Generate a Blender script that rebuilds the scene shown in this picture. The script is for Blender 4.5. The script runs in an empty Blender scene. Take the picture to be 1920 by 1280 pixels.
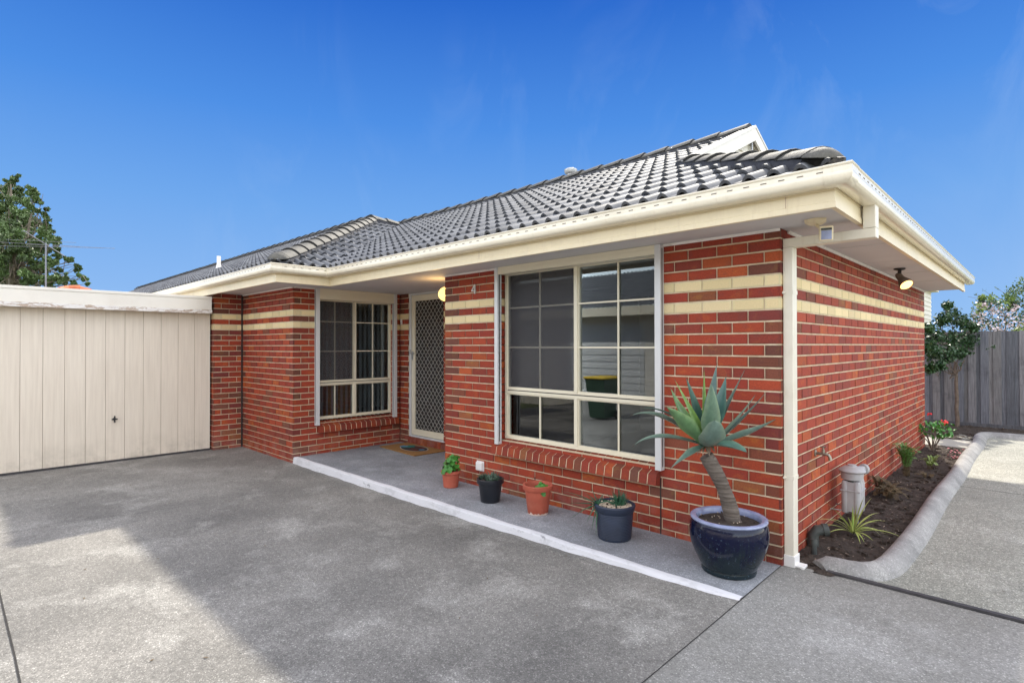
import bpy, math, random
from mathutils import Vector, Matrix
R = math.radians
S = bpy.context.scene
COL = S.collection
random.seed(7)

# ------------------------------------------------------------------ camera
cam = bpy.data.cameras.new("camera")
cam.sensor_width = 36.0
cam.lens = 1030.9 / 1920 * 36.0
cam.clip_start = 0.05
cam.clip_end = 3000
camo = bpy.data.objects.new("camera", cam)
COL.objects.link(camo)
yaw, pit, rol = R(44.158), R(0.432), R(-0.079)
Fv = Vector((-math.sin(yaw) * math.cos(pit), math.cos(yaw) * math.cos(pit), math.sin(pit)))
Rv = Vector((math.cos(yaw), math.sin(yaw), 0))
Uv = Rv.cross(Fv)
R2 = Rv * math.cos(rol) + Uv * math.sin(rol)
U2 = -Rv * math.sin(rol) + Uv * math.cos(rol)
m = Matrix.Identity(4)
for i in range(3):
    m[i][0], m[i][1], m[i][2] = R2[i], U2[i], -Fv[i]
CAMP = Vector((1.3778, -4.2174, 1.5906))
m[0][3], m[1][3], m[2][3] = CAMP
camo.matrix_world = m
S.camera = camo

# ------------------------------------------------------------------ exposure
S.view_settings.view_transform = 'Standard'
S.view_settings.look = 'None'
S.view_settings.gamma = 1.0
S.view_settings.exposure = 1.52
S.cycles.max_bounces = 8
S.cycles.diffuse_bounces = 4
S.cycles.transparent_max_bounces = 16
S.cycles.sample_clamp_indirect = 6

# ------------------------------------------------------------------ sun and sky
SUN_DIR = Vector((-0.267, 0.888, 1.0)).normalized()
sun_el = math.asin(SUN_DIR.z)
sun_az = math.atan2(SUN_DIR.x, SUN_DIR.y)
sl = bpy.data.lights.new("sun", 'SUN')
sl.energy = 2.2
sl.angle = R(1.5)
sl.color = (1.0, 0.93, 0.80)
so = bpy.data.objects.new("sun", sl)
COL.objects.link(so)
so.rotation_euler = (-SUN_DIR).to_track_quat('-Z', 'Y').to_euler()
so.location = SUN_DIR * 50


class NT:
    """small helper for building node trees"""
    def __init__(s, tree):
        s.t = tree

    def n(s, typ, ins=None, **kw):
        nd = s.t.nodes.new(typ)
        for k, v in kw.items():
            setattr(nd, k, v)
        for k, v in (ins or {}).items():
            s.set(nd.inputs[k], v)
        return nd

    def set(s, sock, v):
        if isinstance(v, bpy.types.NodeSocket):
            s.t.links.new(v, sock)
        elif isinstance(v, bpy.types.Node):
            s.t.links.new(v.outputs[0], sock)
        else:
            sock.default_value = v

    def math(s, op, a, b=0.0, c=None, clamp=False):
        nd = s.n('ShaderNodeMath', operation=op, use_clamp=clamp)
        s.set(nd.inputs[0], a)
        s.set(nd.inputs[1], b)
        if c is not None:
            s.set(nd.inputs[2], c)
        return nd.outputs[0]

    def mix(s, f, a, b, mode='MIX'):
        nd = s.n('ShaderNodeMix', data_type='RGBA', blend_type=mode)
        s.set(nd.inputs[0], f)
        for k, v in ((6, a), (7, b)):
            if isinstance(v, tuple) and len(v) == 3:
                v = v + (1,)
            s.set(nd.inputs[k], v)
        return nd.outputs[2]

    def ramp(s, f, stops):
        nd = s.n('ShaderNodeValToRGB')
        s.set(nd.inputs[0], f)
        e = nd.color_ramp.elements
        while len(e) < len(stops):
            e.new(0.5)
        for el, (p, c) in zip(e, stops):
            el.position = p
            el.color = (c, c, c, 1) if isinstance(c, (int, float)) else tuple(c) + (1,)
        return nd.outputs[0]

    def noise(s, vec, scale, detail=4, rough=0.55, dist=0.0):
        nd = s.n('ShaderNodeTexNoise', {'Scale': scale, 'Detail': detail, 'Roughness': rough, 'Distortion': dist})
        s.set(nd.inputs['Vector'], vec)
        return nd.outputs[0]

    def mapping(s, vec, scale=(1, 1, 1), rot=(0, 0, 0), loc=(0, 0, 0)):
        nd = s.n('ShaderNodeMapping', {'Scale': scale, 'Rotation': rot, 'Location': loc})
        s.set(nd.inputs['Vector'], vec)
        return nd.outputs[0]


w = bpy.data.worlds.new("World")
S.world = w
w.use_nodes = True
wt = NT(w.node_tree)
bg = w.node_tree.nodes['Background']
sky = wt.n('ShaderNodeTexSky', sky_type='NISHITA', sun_disc=False)
sky.sun_elevation = sun_el
sky.sun_rotation = sun_az
sky.air_density = 1.0
sky.dust_density = 1.0
sky.ozone_density = 2.0
tc = wt.n('ShaderNodeTexCoord').outputs['Generated']
sep = wt.n('ShaderNodeSeparateXYZ', {0: tc})
elev = wt.math('ARCSINE', sep.outputs[2])
# deep blue towards the north west; elsewhere warm fill added to lift shaded walls
blue = wt.ramp(wt.math('MULTIPLY', elev, 1 / R(60), clamp=True), [
    (0.0, (0.33, 0.56, 0.91)), (0.09, (0.26, 0.49, 0.89)), (0.22, (0.165, 0.40, 0.855)),
    (0.36, (0.078, 0.28, 0.79)), (0.54, (0.024, 0.145, 0.62)), (1.0, (0.03, 0.12, 0.45))])
# faint streaks of high cirrus
cm = wt.mapping(tc, scale=(2.6, 2.6, 0.55), rot=(0.25, -0.35, 0.4))
cn = wt.noise(cm, 2.2, 7, 0.6, 0.9)
cn2 = wt.noise(tc, 1.6, 3, 0.5)
cl = wt.math('MULTIPLY', wt.ramp(cn, [(0.52, 0.0), (0.85, 0.35)]), wt.ramp(cn2, [(0.46, 0.0), (0.66, 1.0)]))
blue = wt.mix(cl, blue, (0.62, 0.76, 0.95))
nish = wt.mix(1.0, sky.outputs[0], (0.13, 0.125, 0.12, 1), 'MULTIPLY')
fill_sky = wt.mix(1.0, nish, (0.545, 0.49, 0.41, 1), 'ADD')  # constant warm fill light added on top of the sky
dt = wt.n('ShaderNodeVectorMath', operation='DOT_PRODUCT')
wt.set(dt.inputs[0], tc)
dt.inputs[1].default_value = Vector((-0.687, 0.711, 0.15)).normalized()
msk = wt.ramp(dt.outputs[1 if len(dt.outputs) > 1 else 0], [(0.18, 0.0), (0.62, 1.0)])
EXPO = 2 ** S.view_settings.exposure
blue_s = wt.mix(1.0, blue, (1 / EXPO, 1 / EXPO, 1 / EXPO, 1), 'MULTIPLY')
wt.set(bg.inputs[0], wt.mix(msk, fill_sky, blue_s))
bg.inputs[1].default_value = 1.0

# ------------------------------------------------------------------ materials
MATS = {}


def new_mat(name):
    mt = bpy.data.materials.new(name)
    mt.use_nodes = True
    t = NT(mt.node_tree)
    b = mt.node_tree.nodes['Principled BSDF']
    MATS[name] = mt
    pos = t.n('ShaderNodeNewGeometry').outputs['Position']
    return mt, t, b, pos


def bump(t, b, h, strength=0.3, dist=0.01):
    bp = t.n('ShaderNodeBump', {'Strength': strength, 'Distance': dist})
    t.set(bp.inputs['Height'], h)
    t.set(b.inputs['Normal'], bp.outputs[0])


def simple(name, col, rough=0.5, var=0.12, scale=8, bmp=0.0, bscale=60, metal=0.0, dirt=None, spec=0.5, coat=0.0, streak=None):
    mt, t, b, pos = new_mat(name)
    n = t.noise(pos, scale, 5)
    c0 = tuple(c * (1 - var) for c in col)
    c1 = tuple(min(1, c * (1 + var)) for c in col)
    c = t.mix(t.ramp(n, [(0.3, 0.0), (0.7, 1.0)]), c0, c1)
    if dirt:
        dm = t.ramp(t.noise(pos, scale * 0.7, 8, 0.7), [(0.52, 0.0), (0.75, 0.65)])
        c = t.mix(dm, c, dirt)
    if streak:
        sk = t.ramp(t.noise(t.mapping(pos, (11, 11, 0.7)), 3, 6, 0.7), [(0.54, 0.0), (0.74, 0.45)])
        c = t.mix(sk, c, streak)
    t.set(b.inputs['Base Color'], c)
    b.inputs['Roughness'].default_value = rough
    b.inputs['Metallic'].default_value = metal
    b.inputs['Specular IOR Level'].default_value = spec
    b.inputs['Coat Weight'].default_value = coat
    if bmp:
        bump(t, b, t.noise(pos, bscale, 4), bmp, 0.004)
    return mt


# brick: colour per brick comes from the mesh, kiln flashing and grain from noise
mt, t, b, pos = new_mat('brick')
at = t.n('ShaderNodeAttribute', attribute_name='bcol').outputs['Color']
at = t.mix(1.0, at, (0.93, 0.93, 0.84, 1), 'MULTIPLY')
isred = t.math('LESS_THAN', t.n('ShaderNodeSeparateXYZ', {0: at}).outputs[1], 0.2)
fl = t.ramp(t.noise(t.mapping(pos, (1, 1, 1.6)), 9.0, 3, 0.5), [(0.55, 0.0), (0.62, 0.45)])
c = t.mix(t.math('MULTIPLY', fl, isred), at, t.mix(0.5, at, (0.13, 0.050, 0.045)))
fl2 = t.ramp(t.noise(t.mapping(pos, (1, 1, 1.3), loc=(3, 7, 1)), 8.0, 3, 0.5), [(0.58, 0.0), (0.63, 0.5)])
c = t.mix(t.math('MULTIPLY', fl2, isred), c, t.mix(1.0, at, (1.25, 1.75, 1.1, 1), 'MULTIPLY'))
gr = t.ramp(t.noise(pos, 90, 5, 0.7), [(0.3, 0.72), (0.7, 1.22)])
c = t.mix(t.math('ADD', t.math('MULTIPLY', isred, 0.7), 0.3), c, t.mix(1.0, c, gr, 'MULTIPLY'))
sp = t.ramp(t.noise(pos, 260, 2, 0.5), [(0.70, 0.0), (0.78, 0.5)])
c = t.mix(t.math('MULTIPLY', sp, isred), c, (0.12, 0.05, 0.04))
# pale efflorescence low down
sz = t.n('ShaderNodeSeparateXYZ', {0: pos}).outputs[2]
low = t.math('MULTIPLY', t.ramp(sz, [(0.0, 0.55), (0.35, 0.0)]), t.ramp(t.noise(pos, 5, 5, 0.7), [(0.45, 0), (0.7, 1)]))
c = t.mix(low, c, (0.30, 0.20, 0.17))
t.set(b.inputs['Base Color'], c)
b.inputs['Roughness'].default_value = 0.72
b.inputs['Specular IOR Level'].default_value = 0.3
bump(t, b, t.noise(pos, 120, 5, 0.7), 0.35, 0.004)

mt, t, b, pos = new_mat('mortar')
c = t.mix(t.ramp(t.noise(pos, 9, 5, 0.65), [(0.35, 0), (0.68, 1)]), (0.56, 0.43, 0.28), (0.76, 0.64, 0.47))
t.set(b.inputs['Base Color'], c)
b.inputs['Roughness'].default_value = 0.95
bump(t, b, t.noise(pos, 200, 3), 0.4, 0.003)


def concrete(name, dark, mid, light, stain=(0.5, 0.62), agg=0.5, paint=None, rot=0.0, pscale=1.0):
    mt, t, b, pos = new_mat(name)
    big = t.noise(pos, 0.55 * pscale, 6, 0.62, 0.0)
    c = t.mix(t.ramp(big, [(0.36, 0.0), (0.62, 1.0)]), dark, mid)
    blot = t.ramp(t.noise(t.mapping(pos, (1, 1, 1), loc=(5, 3, 0)), 1.5 * pscale, 9, 0.68, 0.0), [(stain[0], 0.0), (stain[1], 1.0)])
    c = t.mix(t.math('MULTIPLY', blot, 0.55), c, light)
    dk = t.ramp(t.noise(t.mapping(pos, loc=(9, 1, 2)), 2.6 * pscale, 8, 0.66, 0.0), [(0.56, 0.0), (0.76, 0.5)])
    c = t.mix(dk, c, tuple(x * 0.72 for x in dark))
    vor = t.n('ShaderNodeTexVoronoi', {'Scale': 165.0})
    t.set(vor.inputs['Vector'], pos)
    vs = t.n('ShaderNodeSeparateXYZ', {0: vor.outputs['Color']}).outputs[0]
    a = t.ramp(vs, [(0.0, 1 - 0.34 * agg), (0.55, 1.0), (0.88, 1 + 0.15 * agg), (1.0, 1 + 1.1 * agg)])
    c = t.mix(1.0, c, a, 'MULTIPLY')
    fine = t.ramp(t.noise(pos, 30, 9, 0.85), [(0.35, 1 - 0.34 * agg), (0.65, 1 + 0.32 * agg)])
    c = t.mix(1.0, c, fine, 'MULTIPLY')
    if paint:
        wear = t.ramp(t.noise(t.mapping(pos, (0.6, 1.6, 1.6)), 7, 9, 0.78, 0.4), [(0.52, 0.0), (0.58, 1.0)])
        c = t.mix(wear, paint, t.mix(0.72, c, paint))
        wear2 = t.ramp(t.noise(t.mapping(pos, (0.5, 2.5, 2.5), loc=(2, 2, 2)), 6, 9, 0.75, 0.4), [(0.62, 0.0), (0.66, 1.0)])
        c = t.mix(wear2, c, (0.2, 0.2, 0.21))
    t.set(b.inputs['Base Color'], c)
    b.inputs['Roughness'].default_value = 0.82
    b.inputs['Specular IOR Level'].default_value = 0.35
    h = t.math('ADD', t.math('MULTIPLY', vor.outputs['Distance'], 0.6), t.noise(pos, 60, 4, 0.7))
    bump(t, b, h, 0.5 * agg + 0.1, 0.004)
    return mt


concrete('drive', (0.145, 0.140, 0.130), (0.25, 0.24, 0.22), (0.42, 0.41, 0.38), (0.52, 0.68), 0.85)
concrete('drive_pale', (0.20, 0.195, 0.175), (0.26, 0.255, 0.24), (0.38, 0.375, 0.36), (0.52, 0.68), 0.7)
concrete('drive_side', (0.25, 0.25, 0.215), (0.34, 0.335, 0.29), (0.42, 0.415, 0.38), (0.54, 0.72), 1.0)
concrete('porch', (0.20, 0.21, 0.228), (0.31, 0.322, 0.345), (0.38, 0.395, 0.43), (0.5, 0.68), 0.6, pscale=2.0)
concrete('painted', (0.3, 0.3, 0.31), (0.4, 0.4, 0.41), (0.45, 0.45, 0.46), paint=(0.66, 0.66, 0.69), agg=0.3)
concrete('kerbc', (0.22, 0.215, 0.21), (0.34, 0.33, 0.32), (0.46, 0.45, 0.43), (0.5, 0.7), 0.45, pscale=3.0)
concrete('pathc', (0.36, 0.34, 0.29), (0.42, 0.40, 0.34), (0.46, 0.44, 0.39), agg=0.3)

mt, t, b, pos = new_mat('soil')
n1 = t.noise(pos, 14, 8, 0.75)
c = t.mix(t.ramp(n1, [(0.35, 0), (0.65, 1)]), (0.028, 0.019, 0.014), (0.10, 0.075, 0.058))
sp = t.ramp(t.noise(pos, 75, 3, 0.6), [(0.66, 0.0), (0.72, 0.8)])
c = t.mix(sp, c, (0.22, 0.18, 0.14))
t.set(b.inputs['Base Color'], c)
b.inputs['Roughness'].default_value = 1.0
bump(t, b, t.noise(pos, 40, 8, 0.8), 1.0, 0.03)

simple('ground', (0.10, 0.12, 0.06), 1.0, 0.3, 2)

# cement roof tile: charcoal with paler mottling, darker along the front lip
mt, t, b, pos = new_mat('tile')
c = t.mix(t.ramp(t.noise(pos, 3.5, 7, 0.7), [(0.38, 0), (0.66, 1)]), (0.115, 0.12, 0.133), (0.19, 0.195, 0.205))
li = t.ramp(t.noise(pos, 24, 7, 0.75), [(0.55, 0.0), (0.72, 0.7)])
c = t.mix(li, c, (0.24, 0.235, 0.23))
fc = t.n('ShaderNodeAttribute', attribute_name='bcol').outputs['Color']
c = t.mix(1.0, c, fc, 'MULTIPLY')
t.set(b.inputs['Base Color'], c)
b.inputs['Roughness'].default_value = 0.62
b.inputs['Specular IOR Level'].default_value = 0.28
bump(t, b, t.noise(pos, 110, 4), 0.3, 0.004)

mt, t, b, pos = new_mat('cap')
c = t.mix(t.ramp(t.noise(pos, 11, 8, 0.75), [(0.38, 0), (0.62, 1)]), (0.065, 0.063, 0.056), (0.115, 0.108, 0.092))
li = t.ramp(t.noise(pos, 40, 6, 0.75), [(0.56, 0.0), (0.66, 0.9)])
c = t.mix(li, c, (0.17, 0.165, 0.145))
c = t.mix(1.0, c, t.n('ShaderNodeAttribute', attribute_name='bcol').outputs['Color'], 'MULTIPLY')
t.set(b.inputs['Base Color'], c)
b.inputs['Roughness'].default_value = 0.7
bump(t, b, t.noise(pos, 90, 5, 0.7), 0.5, 0.005)
simple('bedding', (0.045, 0.045, 0.052), 0.8, 0.3, 20, 0.5)

simple('cream', (0.77, 0.66, 0.45), 0.38, 0.04, 2.5, 0.08, 30, dirt=(0.58, 0.47, 0.31), streak=(0.60, 0.48, 0.32))
simple('cream_gutter', (0.80, 0.73, 0.58), 0.22, 0.03, 2.0, 0.0, dirt=(0.62, 0.55, 0.42), coat=0.3, streak=(0.62, 0.54, 0.40))
simple('groove', (0.50, 0.38, 0.28), 0.8)
simple('slot', (0.10, 0.07, 0.05), 0.8)
simple('soffit', (0.60, 0.58, 0.58), 0.7, 0.03, 2, 0.1, 30)
simple('white_trim', (0.78, 0.74, 0.70), 0.6, 0.08, 12, 0.2, dirt=(0.5, 0.43, 0.36))
simple('alu_cream', (0.74, 0.68, 0.53), 0.30, 0.02, 5)
simple('alu_white', (0.62, 0.62, 0.62), 0.28, 0.02, 5)
simple('black', (0.012, 0.012, 0.013), 0.4, 0.1, 10)
simple('joint', (0.03, 0.028, 0.026), 0.9, 0.2, 20)
simple('rubber', (0.045, 0.042, 0.045), 0.7, 0.3, 20, 0.4)
simple('pipe_cream', (0.74, 0.69, 0.58), 0.4, 0.05, 4, 0.05, dirt=(0.58, 0.50, 0.38), streak=(0.58, 0.50, 0.38))
simple('galv', (0.45, 0.46, 0.47), 0.45, 0.15, 20, metal=0.6)
simple('aerial_metal', (0.22, 0.24, 0.28), 0.6, 0.1, 5, metal=0.2)
simple('pvc', (0.045, 0.052, 0.048), 0.6, 0.3, 14, 0.3, dirt=(0.13, 0.125, 0.11))
simple('terracotta', (0.42, 0.092, 0.052), 0.75, 0.14, 9, 0.2, dirt=(0.50, 0.17, 0.11))
simple('leaf_litter', (0.26, 0.20, 0.15), 0.9, 0.5, 30)
simple('lime', (0.60, 0.45, 0.38), 0.9, 0.2, 20)
simple('black_plastic', (0.012, 0.014, 0.020), 0.35, 0.2, 8)
simple('blue_plastic', (0.022, 0.032, 0.060), 0.45, 0.2, 8, 0.25, 40)
simple('pebble', (0.50, 0.40, 0.30), 0.7, 0.35, 45)
simple('rim_glaze', (0.26, 0.30, 0.46), 0.2, 0.2, 14, coat=0.3, dirt=(0.10, 0.12, 0.3))
simple('leaf_ger', (0.045, 0.19, 0.022), 0.5, 0.35, 25, 0.2)
simple('leaf_dark', (0.028, 0.070, 0.022), 0.38, 0.5, 6)
simple('leaf_gum', (0.085, 0.135, 0.042), 0.5, 0.6, 1.2)
simple('leaf_light', (0.17, 0.24, 0.05), 0.5, 0.4, 3)
simple('blossom', (0.72, 0.58, 0.60), 0.7, 0.15, 8)
simple('leaf_fern', (0.085, 0.20, 0.035), 0.55, 0.4, 14)
simple('leaf_succ', (0.075, 0.125, 0.085), 0.5, 0.35, 30)
simple('leaf_aloe', (0.035, 0.11, 0.06), 0.4, 0.35, 30)
simple('leaf_brown', (0.11, 0.075, 0.035), 0.8, 0.5, 20)
simple('bark', (0.14, 0.105, 0.08), 0.9, 0.35, 12, 0.6, 40)
simple('bark_gum', (0.16, 0.13, 0.10), 0.9, 0.3, 3)
simple('red_flower', (0.75, 0.012, 0.02), 0.6, 0.2, 30)
simple('petal_pink', (0.55, 0.14, 0.18), 0.7, 0.3, 30)
simple('meter_grey', (0.37, 0.36, 0.37), 0.5, 0.08, 14, 0.15, dirt=(0.36, 0.30, 0.27))
simple('brass', (0.30, 0.27, 0.22), 0.4, 0.2, 20, metal=0.9)
simple('yellow', (0.72, 0.48, 0.03), 0.5)
simple('purple', (0.10, 0.03, 0.20), 0.5)
simple('white_plastic', (0.78, 0.76, 0.74), 0.4, 0.03)
simple('orange_roof', (0.55, 0.17, 0.08), 0.8, 0.2, 6, 0.3)
simple('mesh_white', (0.62, 0.60, 0.55), 0.45, 0.05)
simple('dark_door', (0.035, 0.028, 0.026), 0.6, 0.2, 6)
simple('blind', (0.74, 0.75, 0.78), 0.8, 0.1, 5)
simple('room', (0.45, 0.44, 0.42), 0.9, 0.05, 3)
simple('carpet', (0.10, 0.09, 0.085), 1.0, 0.2, 20)
simple('wicker', (0.42, 0.30, 0.12), 0.7, 0.3, 60)
simple('weatherboard', (0.70, 0.66, 0.56), 0.6, 0.04, 3)
simple('neighbour_wall', (0.66, 0.62, 0.56), 0.8, 0.06, 3)
simple('roller', (0.62, 0.62, 0.62), 0.5, 0.04, 4)
simple('bin_green', (0.02, 0.05, 0.03), 0.5)
simple('brick_reflection', (0.45, 0.25, 0.20), 0.9, 0.2, 12)

# weathered garage timber and door
mt, t, b, pos = new_mat('garage_door')
st = t.ramp(t.noise(t.mapping(pos, (6, 6, 0.25)), 5, 6, 0.65), [(0.35, 0.0), (0.7, 1.0)])
c = t.mix(st, (0.76, 0.68, 0.57), (0.66, 0.58, 0.48))
dd = t.math('MULTIPLY', t.ramp(t.n('ShaderNodeSeparateXYZ', {0: pos}).outputs[2], [(0.0, 1.0), (0.30, 0.0)]), t.ramp(t.noise(pos, 3, 6, 0.7), [(0.45, 0), (0.7, 0.7)]))
c = t.mix(dd, c, (0.42, 0.37, 0.30))
t.set(b.inputs['Base Color'], c)
b.inputs['Roughness'].default_value = 0.5
mt, t, b, pos = new_mat('peeling')
pk = t.ramp(t.noise(t.mapping(pos, (1, 1.2, 5)), 5.5, 9, 0.75, 0.6), [(0.46, 0.0), (0.50, 1.0)])
c = t.mix(pk, (0.46, 0.36, 0.28), (0.76, 0.73, 0.69))
t.set(b.inputs['Base Color'], c)
b.inputs['Roughness'].default_value = 0.75
bump(t, b, pk, 0.5, 0.004)
simple('beam_paint', (0.76, 0.72, 0.64), 0.5, 0.03, 3, 0.1, 20, dirt=(0.66, 0.60, 0.52))

# fence palings
mt, t, b, pos = new_mat('paling')
at = t.n('ShaderNodeAttribute', attribute_name='bcol').outputs['Color']
st = t.ramp(t.noise(t.mapping(pos, (9, 9, 0.5)), 5, 8, 0.7), [(0.3, 0.55), (0.7, 1.35)])
c = t.mix(1.0, at, st, 'MULTIPLY')
mo = t.ramp(t.noise(pos, 2.2, 6, 0.7), [(0.52, 0.0), (0.72, 0.55)])
c = t.mix(mo, c, (0.05, 0.05, 0.055))
t.set(b.inputs['Base Color'], c)
b.inputs['Roughness'].default_value = 0.95
bump(t, b, t.noise(t.mapping(pos, (9, 9, 0.5)), 9, 6, 0.7), 0.6, 0.006)

# glossy cobalt glaze of the big pot
mt, t, b, pos = new_mat('glaze')
sz = t.n('ShaderNodeSeparateXYZ', {0: pos}).outputs[2]
dr = t.noise(t.mapping(pos, (7, 7, 0.8)), 3, 5, 0.6)
k = t.math('ADD', t.math('MULTIPLY', sz, 2.6), t.math('MULTIPLY', t.math('SUBTRACT', dr, 0.5), 1.4), clamp=True)
c = t.mix(t.ramp(k, [(0.25, 0.0), (0.62, 1.0)]), (0.010, 0.019, 0.025), (0.003, 0.005, 0.024))
sp = t.ramp(t.noise(pos, 55, 6, 0.75), [(0.60, 0.0), (0.68, 0.6)])
c = t.mix(sp, c, (0.10, 0.15, 0.22))
t.set(b.inputs['Base Color'], c)
b.inputs['Roughness'].default_value = 0.09
b.inputs['Specular IOR Level'].default_value = 0.35
bump(t, b, t.noise(pos, 14, 4, 0.6), 0.12, 0.01)

# agave leaf: grey green, yellower new leaves through the per-leaf colour
mt, t, b, pos = new_mat('agave')
at = t.n('ShaderNodeAttribute', attribute_name='bcol').outputs['Color']
bl = t.ramp(t.noise(pos, 18, 6, 0.7), [(0.3, 0.75), (0.7, 1.25)])
t.set(b.inputs['Base Color'], t.mix(1.0, at, bl, 'MULTIPLY'))
b.inputs['Roughness'].default_value = 0.36
mt, t, b, pos = new_mat('agave_trunk')
rg = t.ramp(t.noise(t.mapping(pos, (1.5, 1.5, 34)), 1.5, 5, 0.7, 0.7), [(0.35, 0.0), (0.65, 1.0)])
c = t.mix(rg, (0.075, 0.056, 0.044), (0.22, 0.185, 0.155))
t.set(b.inputs['Base Color'], c)
b.inputs['Roughness'].default_value = 0.9
bump(t, b, rg, 0.8, 0.01)
mt, t, b, pos = new_mat('spider_leaf')
at = t.n('ShaderNodeAttribute', attribute_name='bcol').outputs['Color']
t.set(b.inputs['Base Color'], at)
b.inputs['Roughness'].default_value = 0.45
mt, t, b, pos = new_mat('mat_coir')
c = t.mix(t.noise(pos, 160, 3, 0.7), (0.20, 0.10, 0.03), (0.42, 0.22, 0.07))
t.set(b.inputs['Base Color'], c)
b.inputs['Roughness'].default_value = 1.0
bump(t, b, t.noise(pos, 240, 2), 0.8, 0.004)
for nm, cc in (('mat_teal', (0.02, 0.16, 0.14)), ('mat_blue', (0.10, 0.24, 0.38)), ('mat_maroon', (0.10, 0.015, 0.012)), ('mat_dark', (0.03, 0.022, 0.02)), ('mat_pale', (0.45, 0.40, 0.36))):
    simple(nm, cc, 1.0, 0.3, 90)

# window glass: clear pane with a mirror coat
mt = bpy.data.materials.new('glass')
mt.use_nodes = True
MATS['glass'] = mt
t = NT(mt.node_tree)
mt.node_tree.nodes.remove(mt.node_tree.nodes['Principled BSDF'])
tr = t.n('ShaderNodeBsdfTransparent', {'Color': (0.78, 0.82, 0.84, 1)})
gl = t.n('ShaderNodeBsdfGlossy', {'Color': (0.9, 0.93, 0.95, 1), 'Roughness': 0.012})
fr = t.n('ShaderNodeFresnel', {'IOR': 1.62})
f2 = t.math('MULTIPLY', fr.outputs[0], 1.2, clamp=True)
mx = t.n('ShaderNodeMixShader')
t.set(mx.inputs[0], f2)
t.set(mx.inputs[1], tr.outputs[0])
t.set(mx.inputs[2], gl.outputs[0])
t.set(mt.node_tree.nodes['Material Output'].inputs[0], mx.outputs[0])
# insect screen cloth: fine dark weave, partly see-through
for nm_, cc_, ff_ in (('flyscreen', (0.09, 0.088, 0.095, 1), 0.34), ('door_screen', (0.035, 0.030, 0.028, 1), 0.75)):
    mt = bpy.data.materials.new(nm_)
    mt.use_nodes = True
    MATS[nm_] = mt
    t = NT(mt.node_tree)
    bs = mt.node_tree.nodes['Principled BSDF']
    bs.inputs['Base Color'].default_value = cc_
    bs.inputs['Roughness'].default_value = 0.7
    tr = t.n('ShaderNodeBsdfTransparent')
    mx = t.n('ShaderNodeMixShader', {0: ff_})
    t.set(mx.inputs[1], tr.outputs[0])
    t.set(mx.inputs[2], bs.outputs[0])
    t.set(mt.node_tree.nodes['Material Output'].inputs[0], mx.outputs[0])


def emit(name, col, st):
    mt, t, b, pos = new_mat(name)
    b.inputs['Base Color'].default_value = col + (1,)
    b.inputs['Emission Color'].default_value = col + (1,)
    b.inputs['Emission Strength'].default_value = st


emit('lamp_globe', (1.0, 0.70, 0.22), 0.62)
emit('bulb', (1.0, 0.52, 0.15), 1.5)

# ------------------------------------------------------------------ mesh builder


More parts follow.
